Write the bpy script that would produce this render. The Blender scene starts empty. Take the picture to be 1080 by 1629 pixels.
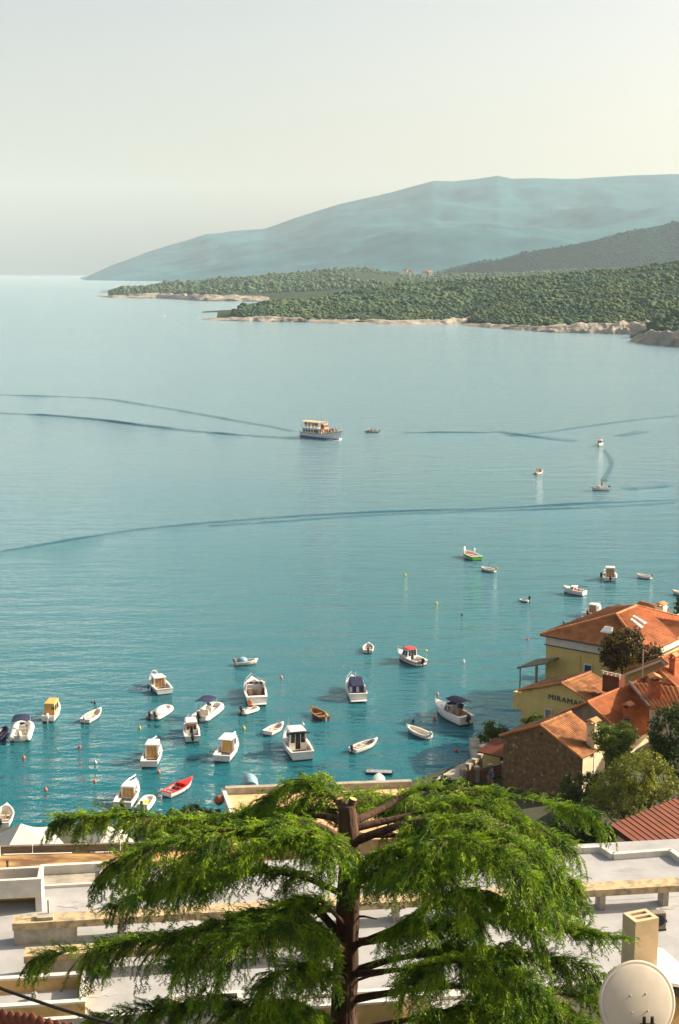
import bpy, math, random
import numpy as np
from mathutils import Vector, Matrix

# ---------------------------------------------------------------- camera
SC = bpy.context.scene
COL = SC.collection
W0, H0 = 1080.0, 1629.0          # size of the photograph
FPX = 50.0 / 36.0 * H0           # focal length in photo pixels
HORIZON = 431.0
CAMZ = 44.0
PITCH = math.atan((H0 / 2 - HORIZON) / FPX)
cam_d = bpy.data.cameras.new("camera")
cam_d.sensor_fit = 'VERTICAL'; cam_d.sensor_height = 36; cam_d.sensor_width = 24
cam_d.lens = 50; cam_d.clip_start = 0.5; cam_d.clip_end = 80000
cam = bpy.data.objects.new("camera", cam_d)
cam.location = (0, 0, CAMZ); cam.rotation_euler = (math.pi / 2 - PITCH, 0, 0)
COL.objects.link(cam); SC.camera = cam

# ---------------------------------------------------------------- light
SUN_EL, SUN_AZ = math.radians(28), math.radians(74)   # azimuth from +Y towards +X
world = bpy.data.worlds.new("World"); SC.world = world; world.use_nodes = True
nt = world.node_tree; nt.nodes.clear()
sky = nt.nodes.new("ShaderNodeTexSky"); sky.sky_type = 'NISHITA'; sky.sun_disc = False
sky.sun_elevation = SUN_EL; sky.sun_rotation = SUN_AZ
sky.air_density = 1.0; sky.dust_density = 3.5; sky.ozone_density = 1.5; sky.altitude = 50
hsv = nt.nodes.new("ShaderNodeHueSaturation"); hsv.inputs['Saturation'].default_value = 0.78
bg = nt.nodes.new("ShaderNodeBackground"); bg.inputs[1].default_value = 0.114
wo = nt.nodes.new("ShaderNodeOutputWorld")
tint = nt.nodes.new("ShaderNodeMix"); tint.data_type = 'RGBA'; tint.blend_type = 'MULTIPLY'; tint.inputs[0].default_value = 1.0
tint.inputs[7].default_value = (1.0, 0.858, 0.722, 1)      # the film's warm white balance
nt.links.new(sky.outputs[0], hsv.inputs['Color']); nt.links.new(hsv.outputs[0], tint.inputs[6]); nt.links.new(tint.outputs[2], bg.inputs[0]); nt.links.new(bg.outputs[0], wo.inputs[0])
sun_d = bpy.data.lights.new("sun", 'SUN'); sun_d.energy = 5.0; sun_d.angle = math.radians(0.5); sun_d.color = (1.0, 0.87, 0.69)
sun = bpy.data.objects.new("sun", sun_d); COL.objects.link(sun)
SUNV = Vector((math.sin(SUN_AZ) * math.cos(SUN_EL), math.cos(SUN_AZ) * math.cos(SUN_EL), math.sin(SUN_EL)))
sun.rotation_euler = SUNV.to_track_quat('Z', 'Y').to_euler(); sun.location = (60, 20, 90)
SC.view_settings.view_transform = 'Standard'; SC.view_settings.look = 'None'
SC.view_settings.gamma = 1; SC.view_settings.use_curve_mapping = False
SC.view_settings.exposure = 1.05
SC.render.engine = 'CYCLES'; SC.cycles.use_denoising = True
SC.cycles.max_bounces = 6; SC.cycles.volume_bounces = 2; SC.cycles.transparent_max_bounces = 6
SC.cycles.caustics_reflective = False; SC.cycles.caustics_refractive = False

# ---------------------------------------------------------------- helpers
rnd = random.Random(7)
RNG = np.random.default_rng(11)
CP, SP = math.cos(PITCH), math.sin(PITCH)
def ray(px, py):
    x = (px - W0 / 2) / FPX; y = -(py - H0 / 2) / FPX
    return Vector((x, CP + y * SP, -SP + y * CP))
def at(px, py, Y):                       # the place seen at a pixel, Y metres out
    d = ray(px, py); t = Y / d.y
    return Vector((d.x * t, Y, CAMZ + d.z * t))
def on(px, py, z=0.0):                   # the place seen at a pixel on the level z
    d = ray(px, py); t = (z - CAMZ) / d.z
    return Vector((d.x * t, d.y * t, z))
def xat(px, Y, z):                       # x of a pixel column at depth Y and height z
    depth = Y * CP + (CAMZ - z) * SP
    return (px - W0 / 2) / FPX * depth
def zat(py, Y):
    return at(540, py, Y).z

def tag(o, label=None, cat=None, group=None, kind=None):
    if label: o["label"] = label
    if cat: o["category"] = cat
    if group: o["group"] = group
    if kind: o["kind"] = kind
    return o
def empty(name, loc=(0, 0, 0), rz=0.0, parent=None):
    o = bpy.data.objects.new(name, None); COL.objects.link(o)
    o.location = loc; o.rotation_euler = (0, 0, rz); o.parent = parent
    o.empty_display_size = 0.3
    return o
def thing(name, label, cat, loc=(0, 0, 0), rz=0.0, group=None):
    return tag(empty(name, loc, rz), label, cat, group)
def copy_tree(o, parent=None):
    c = o.copy(); COL.objects.link(c); c.parent = parent
    for ch in o.children: copy_tree(ch, c)
    return c

class MB:
    """collects polygons; build() links them as one mesh object"""
    def __init__(s): s.v = []; s.f = []; s.mi = []; s.m = 0
    def add(s, vs, fs):
        b = len(s.v); s.v += [tuple(p) for p in vs]
        for f in fs: s.f.append([b + i for i in f]); s.mi.append(s.m)
        return s
    def box(s, c, size, rz=0.0, M=None):
        hx, hy, hz = size[0] / 2, size[1] / 2, size[2] / 2
        R = Matrix.Rotation(rz, 4, 'Z') if M is None else M
        vs = [Vector(c) + R @ Vector((x * hx, y * hy, z * hz)) for z in (-1, 1) for y in (-1, 1) for x in (-1, 1)]
        return s.add(vs, [(0, 2, 3, 1), (4, 5, 7, 6), (0, 1, 5, 4), (1, 3, 7, 5), (3, 2, 6, 7), (2, 0, 4, 6)])
    def box2(s, a, b):
        return s.box([(a[i] + b[i]) / 2 for i in range(3)], [abs(b[i] - a[i]) for i in range(3)])
    def prism(s, poly, z0, z1):
        n = len(poly)
        vs = [(p[0], p[1], z0) for p in poly] + [(p[0], p[1], z1) for p in poly]
        return s.add(vs, [tuple(reversed(range(n))), tuple(range(n, 2 * n))] + [(i, (i + 1) % n, n + (i + 1) % n, n + i) for i in range(n)])
    def slab(s, pts, th):                # a flat polygon in 3-D with thickness below it
        pts = [Vector(p) for p in pts]
        nrm = (pts[1] - pts[0]).cross(pts[2] - pts[0]).normalized()
        if nrm.z < 0: pts.reverse(); nrm = -nrm
        n = len(pts); vs = pts + [p - nrm * th for p in pts]
        return s.add(vs, [tuple(range(n)), tuple(reversed(range(n, 2 * n)))] + [((i + 1) % n, i, n + i, n + (i + 1) % n) for i in range(n)])
    def tube(s, path, rad, n=8, cap=True):
        path = [Vector(p) for p in path]
        if not hasattr(rad, '__len__'): rad = [rad] * len(path)
        rings = []; up = Vector((0, 0, 1))
        for i, p in enumerate(path):
            t = (path[min(i + 1, len(path) - 1)] - path[max(i - 1, 0)]).normalized()
            a = t.cross(up if abs(t.z) < 0.95 else Vector((1, 0, 0))).normalized(); b = a.cross(t)
            rings.append([p + (a * math.cos(k * 2 * math.pi / n) + b * math.sin(k * 2 * math.pi / n)) * rad[i] for k in range(n)])
        return s.loft(rings, cap)
    def loft(s, rings, cap=True, closed=True):
        n = len(rings[0]); vs = [p for r in rings for p in r]; fs = []
        for i in range(len(rings) - 1):
            for k in range(n if closed else n - 1):
                a, b = i * n + k, i * n + (k + 1) % n
                fs.append((a, b, b + n, a + n))
        if cap and closed:
            fs.append(tuple(reversed(range(n)))); fs.append(tuple(range((len(rings) - 1) * n, len(rings) * n)))
        return s.add(vs, fs)
    def lathe(s, prof, n=12, c=(0, 0, 0), M=None):
        c = Vector(c); rings = []
        for r, z in prof:
            ring = [Vector((r * math.cos(k * 2 * math.pi / n), r * math.sin(k * 2 * math.pi / n), z)) for k in range(n)]
            rings.append([c + (M @ p if M else p) for p in ring])
        return s.loft(rings)
    def ball(s, c, r, n=8, m=6, sq=(1, 1, 1)):
        prof = [(max(1e-3, math.sin(i * math.pi / m)), -math.cos(i * math.pi / m)) for i in range(m + 1)]
        c = Vector(c); rings = [[c + Vector((p * math.cos(k * 2 * math.pi / n) * r * sq[0], p * math.sin(k * 2 * math.pi / n) * r * sq[1], z * r * sq[2])) for k in range(n)] for p, z in prof]
        return s.loft(rings)
    def build(s, name, mat, parent=None, smooth=False):
        me = bpy.data.meshes.new(name); me.from_pydata(s.v, [], s.f); me.update()
        mats = mat if isinstance(mat, (list, tuple)) else [mat]
        for m in mats: me.materials.append(m)
        if len(mats) > 1: me.polygons.foreach_set("material_index", s.mi)
        if smooth: me.polygons.foreach_set("use_smooth", [True] * len(me.polygons))
        o = bpy.data.objects.new(name, me); COL.objects.link(o); o.parent = parent
        return o
def np_mesh(name, verts, faces, mat, parent=None, smooth=False, up=False):
    """verts (N,3), faces (M,k) arrays"""
    verts = np.asarray(verts, np.float32); faces = np.asarray(faces, np.int32); k = faces.shape[1]
    me = bpy.data.meshes.new(name)
    me.vertices.add(len(verts)); me.vertices.foreach_set("co", verts.ravel())
    me.loops.add(faces.size); me.loops.foreach_set("vertex_index", faces.ravel())
    me.polygons.add(len(faces)); me.polygons.foreach_set("loop_start", np.arange(0, faces.size, k, dtype=np.int32))
    me.polygons.foreach_set("loop_total", np.full(len(faces), k, np.int32))
    if smooth: me.polygons.foreach_set("use_smooth", np.ones(len(faces), bool))
    me.update(calc_edges=True); me.materials.append(mat)
    if up and len(me.polygons) and sum(q.normal.z for q in list(me.polygons)[:50]) < 0: me.flip_normals()
    o = bpy.data.objects.new(name, me); COL.objects.link(o); o.parent = parent
    return o
def grid_faces(nr, nc):
    a = (np.arange(nr - 1)[:, None] * nc + np.arange(nc - 1)[None, :]).ravel()
    return np.stack([a, a + 1, a + nc + 1, a + nc], 1)
def vnoise(p, seed=0):
    """smooth value noise of (...,2 or 3) points"""
    p = np.asarray(p, float); i = np.floor(p).astype(np.int64); f = p - i; f = f * f * (3 - 2 * f)
    d = p.shape[-1]; out = 0
    for c in range(2 ** d):
        o = np.array([(c >> k) & 1 for k in range(d)])
        q = i + o; h = (q * np.array([374761393, 668265263, 2147483647 - 1274126177][:d])).sum(-1) + seed * 974711
        h = (h ^ (h >> 13)) * 1274126177; h = (h ^ (h >> 16)) & 0xFFFFFF
        out = out + (h / 0xFFFFFF) * np.prod(np.where(o, f, 1 - f), -1)
    return out * 2 - 1
def fbm(p, oct=4, seed=0):
    p = np.asarray(p, float); a, s = 1.0, 0
    for k in range(oct): s = s + a * vnoise(p, seed + k); p = p * 2.03; a *= 0.5
    return s

# ---------------------------------------------------------------- materials
MATS = {}
def mat(name, col, rough=0.7, var=0.12, scale=3.0, bump=0.0, bscale=None, col2=None, spec=0.4, metal=0.0, detail=4, trans=0.0, stretch=None, thr=None, coord='Object'):
    """a surface with mottled colour and fine relief; col2 = second tint blended by noise"""
    if name in MATS: return MATS[name]
    m = bpy.data.materials.new(name); m.use_nodes = True; t = m.node_tree; L = t.links.new
    b = t.nodes['Principled BSDF']; b.inputs['Roughness'].default_value = rough
    b.inputs['Specular IOR Level'].default_value = spec; b.inputs['Metallic'].default_value = metal
    tc = t.nodes.new("ShaderNodeTexCoord"); src = tc.outputs[coord]
    if stretch:
        mp = t.nodes.new("ShaderNodeMapping"); mp.inputs['Scale'].default_value = stretch; L(src, mp.inputs[0]); src = mp.outputs[0]
    n = t.nodes.new("ShaderNodeTexNoise"); n.inputs['Scale'].default_value = scale; n.inputs['Detail'].default_value = detail; n.inputs['Roughness'].default_value = 0.6; L(src, n.inputs['Vector'])
    r = t.nodes.new("ShaderNodeValToRGB"); e = r.color_ramp.elements
    lo = [max(0, c * (1 - var)) for c in col]; hi = [min(1, c * (1 + var)) for c in col]
    if col2 is not None: lo, hi = col2, col
    t0, t1 = thr or (0.35, 0.65)
    e[0].position = t0; e[1].position = t1; e[0].color = (*lo, 1); e[1].color = (*hi, 1)
    L(n.outputs[0], r.inputs[0]); L(r.outputs[0], b.inputs['Base Color'])
    if trans: b.inputs['Transmission Weight'].default_value = trans
    if bump:
        n2 = t.nodes.new("ShaderNodeTexNoise"); n2.inputs['Scale'].default_value = bscale or scale * 6; n2.inputs['Detail'].default_value = 5; L(src, n2.inputs['Vector'])
        bp = t.nodes.new("ShaderNodeBump"); bp.inputs['Strength'].default_value = min(1, bump * 10); bp.inputs['Distance'].default_value = bump * 0.3; L(n2.outputs[0], bp.inputs['Height']); L(bp.outputs[0], b.inputs['Normal'])
    MATS[name] = m; return m
# ================================================================ the setting
def water_material(name="sea_water", sss=1.0, near=None, far=None):
    m = bpy.data.materials.new(name); m.use_nodes = True; t = m.node_tree; L = t.links.new
    b = t.nodes['Principled BSDF']; out = t.nodes['Material Output']
    b.inputs['Roughness'].default_value = 1.0; b.inputs['Specular IOR Level'].default_value = 0.0
    b.inputs['Subsurface Weight'].default_value = sss; b.inputs['Subsurface Radius'].default_value = (1, 1, 1); b.inputs['Subsurface Scale'].default_value = 3.0
    g = t.nodes.new("ShaderNodeNewGeometry")
    def noise(scale, st, det=3, rough=0.55):
        mp = t.nodes.new("ShaderNodeMapping"); mp.inputs['Scale'].default_value = st; mp.inputs['Rotation'].default_value = (0, 0, 0.12)
        L(g.outputs['Position'], mp.inputs[0])
        n = t.nodes.new("ShaderNodeTexNoise"); n.inputs['Scale'].default_value = scale; n.inputs['Detail'].default_value = det; n.inputs['Roughness'].default_value = rough
        L(mp.outputs[0], n.inputs['Vector']); return n.outputs[0]
    def mth(op, a, bb):
        k = t.nodes.new("ShaderNodeMath"); k.operation = op; k.use_clamp = False
        for i, x in enumerate((a, bb)):
            if isinstance(x, (int, float)): k.inputs[i].default_value = x
            else: L(x, k.inputs[i])
        return k.outputs[0]
    fine = noise(0.85, (0.75, 1.25, 1), 4, 0.6)
    mid = noise(0.16, (0.6, 1.6, 1), 2)
    patch = noise(0.011, (0.45, 1.7, 1), 3)
    amp = mth('ADD', mth('MULTIPLY', patch, 0.9), 0.55)
    h = mth('ADD', mth('MULTIPLY', mth('MULTIPLY', fine, amp), WAVE), mth('MULTIPLY', mid, 1.5))
    bp = t.nodes.new("ShaderNodeBump"); bp.inputs['Strength'].default_value = 1.0; bp.inputs['Distance'].default_value = 0.55
    L(h, bp.inputs['Height'])
    sp = t.nodes.new("ShaderNodeSeparateXYZ"); L(g.outputs['Position'], sp.inputs[0])
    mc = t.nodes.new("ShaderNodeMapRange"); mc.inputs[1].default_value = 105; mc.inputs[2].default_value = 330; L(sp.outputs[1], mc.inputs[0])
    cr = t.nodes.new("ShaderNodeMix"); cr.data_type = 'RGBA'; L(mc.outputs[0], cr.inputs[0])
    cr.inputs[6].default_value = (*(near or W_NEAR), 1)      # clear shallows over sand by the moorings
    cr.inputs[7].default_value = (*(far or W_FAR), 1)       # paler open water: low-angle sky glare painted into the colour
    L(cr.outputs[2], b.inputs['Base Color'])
    fr = t.nodes.new("ShaderNodeFresnel"); fr.inputs[0].default_value = W_IOR; L(bp.outputs[0], fr.inputs['Normal'])
    gl = t.nodes.new("ShaderNodeBsdfGlossy"); L(bp.outputs[0], gl.inputs['Normal'])
    mr = t.nodes.new("ShaderNodeMapRange"); mr.inputs[1].default_value = 120; mr.inputs[2].default_value = 520; mr.inputs[3].default_value = 0.05; mr.inputs[4].default_value = 0.12   # open water beyond the moorings is more ruffled
    L(sp.outputs[1], mr.inputs[0]); L(mr.outputs[0], gl.inputs['Roughness'])
    gc = t.nodes.new("ShaderNodeMix"); gc.data_type = 'RGBA'; gc.inputs[6].default_value = (*W_REFL, 1); gc.inputs[7].default_value = (0.97, 1.0, 1.0, 1)
    k2 = mth('MULTIPLY', fr.outputs[0], 1.7); t.nodes[-1].use_clamp = True; L(k2, gc.inputs[0]); L(gc.outputs[2], gl.inputs['Color'])
    mx = t.nodes.new("ShaderNodeMixShader"); L(fr.outputs[0], mx.inputs[0]); L(b.outputs[0], mx.inputs[1]); L(gl.outputs[0], mx.inputs[2]); L(mx.outputs[0], out.inputs[0])
    return m
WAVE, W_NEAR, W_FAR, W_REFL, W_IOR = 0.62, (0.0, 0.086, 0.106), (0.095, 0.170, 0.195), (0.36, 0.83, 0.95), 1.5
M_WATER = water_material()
M_WAKE = water_material("wake_water", 0.0, (0.0, 0.07, 0.10), (0.050, 0.135, 0.170))  # darker base than the sea: weaker reflection on the slopes painted in
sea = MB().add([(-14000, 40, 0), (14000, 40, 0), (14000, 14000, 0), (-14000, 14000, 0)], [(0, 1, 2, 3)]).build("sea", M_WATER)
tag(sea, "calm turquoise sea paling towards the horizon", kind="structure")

M_FAR = mat("hazed_far_forest", (0.022, 0.120, 0.140), 0.9, col2=(0.006, 0.068, 0.092), scale=0.006, detail=8, spec=0.1)  # blue of the haze mixed into the forest colour
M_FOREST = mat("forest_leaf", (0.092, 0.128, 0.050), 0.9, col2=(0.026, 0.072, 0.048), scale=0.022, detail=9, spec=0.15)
M_SHORE = mat("shore_rock", (0.42, 0.36, 0.28), 0.9, col2=(0.20, 0.18, 0.15), scale=0.08, detail=8, bump=0.2, bscale=0.3, spec=0.2)
M_EARTH = mat("headland_soil", (0.030, 0.055, 0.020), 0.95, col2=(0.015, 0.035, 0.015), scale=0.05, spec=0.1)

def interp(prof, x):
    xs, ys = zip(*prof); return np.interp(x, xs, ys)
def ridge(name, sky_prof, Yridge, shore_prof, mtl, label, rough=10., wl=260., ncol=220, nrow=60, zmin=-3, px0=None, px1=None, power=1.0, seed=0):
    """land between a shore line and a ridge line; both given as (photo column, photo row) profiles"""
    a = px0 if px0 is not None else sky_prof[0][0]; b = px1 if px1 is not None else sky_prof[-1][0]
    pxs = np.linspace(a, b, ncol); V = np.zeros((nrow, ncol, 3))
    for j, px in enumerate(pxs):
        Yr = Yridge(px) if callable(Yridge) else Yridge
        top = at(px, interp(sky_prof, px), Yr); low = on(px, interp(shore_prof, px), 0.0)
        for i in range(nrow):
            t = i / (nrow - 1)
            if t <= 0.8:
                u = t / 0.8; p = low.lerp(top, u); p.z = max(0, top.z) * (u ** power)
            else:
                u = (t - 0.8) / 0.2; d = (top.y - low.y) * 0.6 + 200
                p = Vector((top.x * (1 + u * d / top.y), top.y + u * d, max(0, top.z) * (1 - u * 1.05)))
            V[i, j] = p
    t = np.linspace(0, 1, nrow)[:, None]
    fade = np.clip(np.minimum(t / 0.25, 1), 0, 1) * np.where(t > 0.79, 0.15, 1)* np.clip(np.abs(t-0.8)/0.12+0.12,0,1)
    V[..., 2] += fbm(V[..., :2] / wl, 5, seed) * rough * fade * np.clip(V[int(nrow * .79), :, 2] / (rough * 3 + 1), 0.02, 1)[None, :]
    V[..., 2] = np.where(t == 0, zmin, V[..., 2])
    o = np_mesh(name, V.reshape(-1, 3), grid_faces(nrow, ncol), mtl, smooth=True, up=True)
    tag(o, label, kind="structure"); return o, V

FAR_SKY = [(128, 444), (140, 439), (170, 427), (250, 398), (330, 373), (420, 365), (470, 346), (540, 324), (620, 306), (690, 287), (720, 288), (760, 284), (792, 279), (815, 284), (860, 283), (920, 285), (1000, 281), (1080, 277), (1250, 272), (1500, 330)]
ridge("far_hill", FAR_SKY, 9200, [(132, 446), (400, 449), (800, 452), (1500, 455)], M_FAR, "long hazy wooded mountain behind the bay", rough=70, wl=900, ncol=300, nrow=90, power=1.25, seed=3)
MID_SKY = [(690, 437), (740, 425), (800, 412), (860, 398), (940, 383), (1000, 367), (1040, 360), (1080, 352), (1250, 330), (1500, 340)]
M_MID = mat("hazed_mid_forest", (0.055, 0.150, 0.120), 0.9, col2=(0.020, 0.090, 0.095), scale=0.01, detail=9, spec=0.1)  # teal of the hazy distance mixed into the forest colour
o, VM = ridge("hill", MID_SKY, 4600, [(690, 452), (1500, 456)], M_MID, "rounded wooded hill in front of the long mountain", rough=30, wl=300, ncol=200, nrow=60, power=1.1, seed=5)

# crowns: many lumpy clumps joined into one wood
def ico(sub=1):
    import bmesh
    bm = bmesh.new(); bmesh.ops.create_icosphere(bm, subdivisions=sub, radius=1.0)
    v = np.array([x.co[:] for x in bm.verts]); f = np.array([[x.index for x in q.verts] for q in bm.faces]); bm.free(); return v, f
ICO1 = ico(1); ICO2 = ico(2)
def crowns(name, P, R, mtl, label, tmpl=ICO2, jit=0.35):
    tv, tf = tmpl; n = len(P)
    V = np.repeat(tv[None], n, 0); V = V * (1 + RNG.uniform(-jit, jit, (n, len(tv), 1)))
    V = V * (R[:, None, None] * np.stack([np.ones(n), np.ones(n), RNG.uniform(.45, 1.0, n)], 1)[:, None, :]) + P[:, None, :]
    Fc = tf[None] + (np.arange(n) * len(tv))[:, None, None]
    o = np_mesh(name, V.reshape(-1, 3), Fc.reshape(-1, 3), mtl, smooth=True); tag(o, label, kind="stuff"); return o
def wood_on(V, n, rmin, rmax, name, label, lo=0.1, hi=0.86, keep=None, tmpl=ICO2, mtl=None):
    nr, nc, _ = V.shape; P = []
    while len(P) < n:
        u = RNG.uniform(lo, hi) * (nr - 1); w = RNG.uniform(0, 1) * (nc - 1.01)
        i, j = int(u), int(w); p = V[i, j] * (1 - w + j) + V[i, j + 1] * (w - j)
        p = p + (V[min(i + 1, nr - 1), j] - V[i, j]) * (u - i)
        if p[2] < 1.2 or (keep and not keep(p, u / (nr - 1), w / (nc - 1))): continue
        if vnoise(np.array([p[0] / (rmax * 9), p[1] / (rmax * 9)]), 31) + .5 * vnoise(np.array([p[0] / (rmax * 3), p[1] / (rmax * 3)]), 37) < -.55: continue      # small clearings
        P.append(p)
    P = np.array(P); R = np.clip((rmin + rmax) * .29 * np.exp(RNG.normal(0, .38, n)), rmin * .5, rmax * .95); R = R * (1 + 0.35 * fbm(P[:, :2] / 60, 2, 9))
    P[:, 2] += R * 0.25 + RNG.uniform(-.5, .8, n) * R * .6
    return crowns(name, P, R, mtl or M_FOREST, label, tmpl)

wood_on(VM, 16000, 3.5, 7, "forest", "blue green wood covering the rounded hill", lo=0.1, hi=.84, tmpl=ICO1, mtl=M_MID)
# headland further out
H2_SKY = [(160, 471), (185, 461), (260, 453), (330, 447), (400, 440), (470, 435), (520, 429), (560, 427), (600, 430), (640, 437), (760, 436), (900, 430), (1100, 425)]
H2_SH = [(160, 472), (170, 474), (250, 474), (330, 479), (420, 479), (600, 479), (1100, 479)]
o, V2 = ridge("headland", H2_SKY, lambda px: 2900 + max(0, (px - 165)) * 1.6, H2_SH, M_EARTH, "low wooded headland further out in the bay", rough=4, wl=120, ncol=160, nrow=40, power=0.9, seed=8)
wood_on(V2, 12000, 3, 6, "forest", "dark wood covering the further headland", lo=0.17, tmpl=ICO1,
        keep=lambda p, t, w: (w > 0.03 or t > 0.4) and not (abs(p[0] / p[1] * FPX + 540 - 600) < 34 and 0.35 < t < 0.62))
# headland nearer in
H1_SKY = [(322, 509), (365, 503), (385, 490), (420, 484), (480, 478), (540, 468), (600, 460), (660, 452), (720, 447), (800, 444), (880, 438), (940, 432), (1000, 428), (1080, 418), (1300, 405)]
H1_SH = [(322, 510), (400, 511), (480, 513), (600, 515), (740, 515), (760, 519), (860, 527), (960, 530), (1040, 532), (1080, 531), (1300, 533)]
def H1_Y(px): return 1330 + np.interp(px, [322, 420, 700, 1300], [15, 110, 330, 260])
o, V1 = ridge("headland", H1_SKY, H1_Y, H1_SH, M_EARTH, "wooded headland with a rocky shore across the bay", rough=3, wl=60, ncol=220, nrow=60, power=0.8, seed=12)
wood_on(V1, 46000, 1.3, 3.4, "forest", "olive green wood covering the nearer headland", lo=0.03, tmpl=ICO1,
        keep=lambda p, t, w: (p[2] > 1.9 + .6 * math.sin(p[0] * .05)) and p[0] / p[1] * FPX + 540 > 368 + rnd.random() * 10)
# the closest spur at the edge of the bay
H0_SKY = [(1002, 543), (1030, 524), (1060, 508), (1080, 500), (1200, 470), (1400, 440)]
H0_SH = [(1002, 544), (1040, 548), (1080, 552), (1200, 560), (1400, 575)]
o, V0 = ridge("headland", H0_SKY, lambda px: 945 + max(0, px - 1002) * 0.5, H0_SH, M_EARTH, "short spur of grey rock and scrub in front of the nearer headland", rough=1.5, wl=30, ncol=90, nrow=40, power=0.8, seed=14)
wood_on(V0, 1200, 2.4, 5.0, "forest", "dark scrub on the short rocky spur", lo=0.2, keep=lambda p, t, w: p[2] > 7 + 2 * math.sin(p[0] * .2))

def shore(name, prof, z_top, depth, label, seed, wl=7., step=1.0, pale=1.0):
    """rock ledge following a shore line given as photo columns/rows, broken into ragged blocks"""
    xs = np.arange(prof[0][0], prof[-1][0], step); rows = 14; V = np.zeros((rows, len(xs), 3))
    for j, px in enumerate(xs):
        a = on(px, interp([(p[0], p[1]) for p in prof], px), 0); zt = interp(z_top, px)
        for i in range(rows):
            t = i / (rows - 1)
            V[i, j] = (a.x * (1 + t * depth / a.y), a.y + t * depth - 2, -1.5 + (zt + 1.5) * min(1, (t * 1.25)) ** 0.6)
    n = fbm(V * np.array([1, 1, 2.5]) / wl, 4, seed)
    V[..., 2] += n * 0.28 * interp(z_top, xs)[None, :]; V[..., 1] += fbm(V / (wl * 2.5), 3, seed + 5) * depth * 0.25
    o = np_mesh(name, V.reshape(-1, 3), grid_faces(rows, len(xs)), M_SHORE, up=True); tag(o, label, kind="structure"); return o
shore("shore", [(320, 509.5), (360, 510), (420, 511.5), (520, 514), (640, 516), (742, 515.5), (768, 514)], [(320, 0.6), (365, 2.2), (430, 4.2), (500, 2.6), (600, 2.8), (700, 3), (750, 5), (768, 3)], 26, "sunlit ledge of warm tan rock below the nearer wood", 21)
shore("shore", [(738, 519), (790, 523), (860, 528), (960, 531), (1040, 533.5), (1080, 531), (1120, 531)], [(738, 1.2), (770, 2.6), (850, 3.4), (920, 6), (990, 7.5), (1040, 8), (1120, 6)], 26, "grey broken rock ledge further along the nearer headland", 22)
shore("shore", [(1002, 544.5), (1040, 548.5), (1090, 553), (1160, 558)], [(1002, 0.5), (1030, 8), (1060, 8.5), (1160, 8)], 22, "bare grey rock foot of the short spur", 23)
shore("shore", [(152, 471.5), (180, 474), (250, 474.5), (330, 479), (430, 480)], [(152, 0.5), (190, 4), (260, 7), (330, 8), (430, 6)], 60, "pale rock shore of the further headland", 24, wl=16)

# air
hz = mat("haze_air", (1, 1, 1)); t = hz.node_tree; t.nodes.clear()
pv = t.nodes.new("ShaderNodeVolumePrincipled"); pv.inputs['Color'].default_value = (0.74, 0.90, 1.0, 1); pv.inputs['Density'].default_value = 4.8e-5; pv.inputs['Anisotropy'].default_value = 0.0
ou = t.nodes.new("ShaderNodeOutputMaterial"); t.links.new(pv.outputs[0], ou.inputs['Volume'])
haze = MB().box2((-14500, -60, -12), (14500, 14500, 900)).build("haze", hz)
tag(haze, "thin blue summer haze over the whole bay", kind="stuff")
# ================================================================ boats
M_GEL = mat("gelcoat_white", (0.80, 0.77, 0.71), 0.28, var=0.06, scale=2.0, spec=0.5)
M_GELIN = mat("cockpit_cream", (0.62, 0.55, 0.43), 0.5, var=0.10, scale=3.0)
M_TUBE = mat("inflatable_tube", (0.72, 0.68, 0.60), 0.5, var=0.07, scale=2.5)
M_NAVY = mat("navy_canvas", (0.016, 0.020, 0.065), 0.75, var=0.25, scale=5)
M_TAN = mat("tan_canvas", (0.60, 0.37, 0.10), 0.8, var=0.15, scale=4)
M_TEAK = mat("teak", (0.30, 0.16, 0.06), 0.6, var=0.3, scale=6, stretch=(1, 8, 8))
M_DOOR = mat("varnished_panel", (0.42, 0.25, 0.07), 0.45, var=0.25, scale=5)
M_BLACK = mat("motor_black", (0.018, 0.018, 0.022), 0.35, var=0.3, scale=6)
M_MOTORW = mat("motor_white", (0.66, 0.64, 0.60), 0.35, var=0.06)
M_GLASS = mat("smoked_glass", (0.02, 0.025, 0.03), 0.08, var=0.3, spec=0.7)
M_REDB = mat("red_paint", (0.62, 0.03, 0.02), 0.35, var=0.12, scale=4)
M_GREENB = mat("green_paint", (0.10, 0.42, 0.03), 0.35, var=0.1, scale=4)
M_STEEL = mat("stainless", (0.6, 0.6, 0.58), 0.3, var=0.05, metal=0.6)
M_BLUEC = mat("pale_blue_cover", (0.22, 0.36, 0.42), 0.45, var=0.2, scale=3)
M_BOTTOM = mat("antifouling_shade", (0.02, 0.035, 0.07), 0.6, var=0.2)  # dark strip added to ground the hulls and deepen their reflection
M_BROWNH = mat("brown_hull", (0.12, 0.06, 0.03), 0.5, var=0.3, scale=4)
M_GREY = mat("grey_fibre", (0.30, 0.31, 0.31), 0.5, var=0.12, scale=4)

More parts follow.
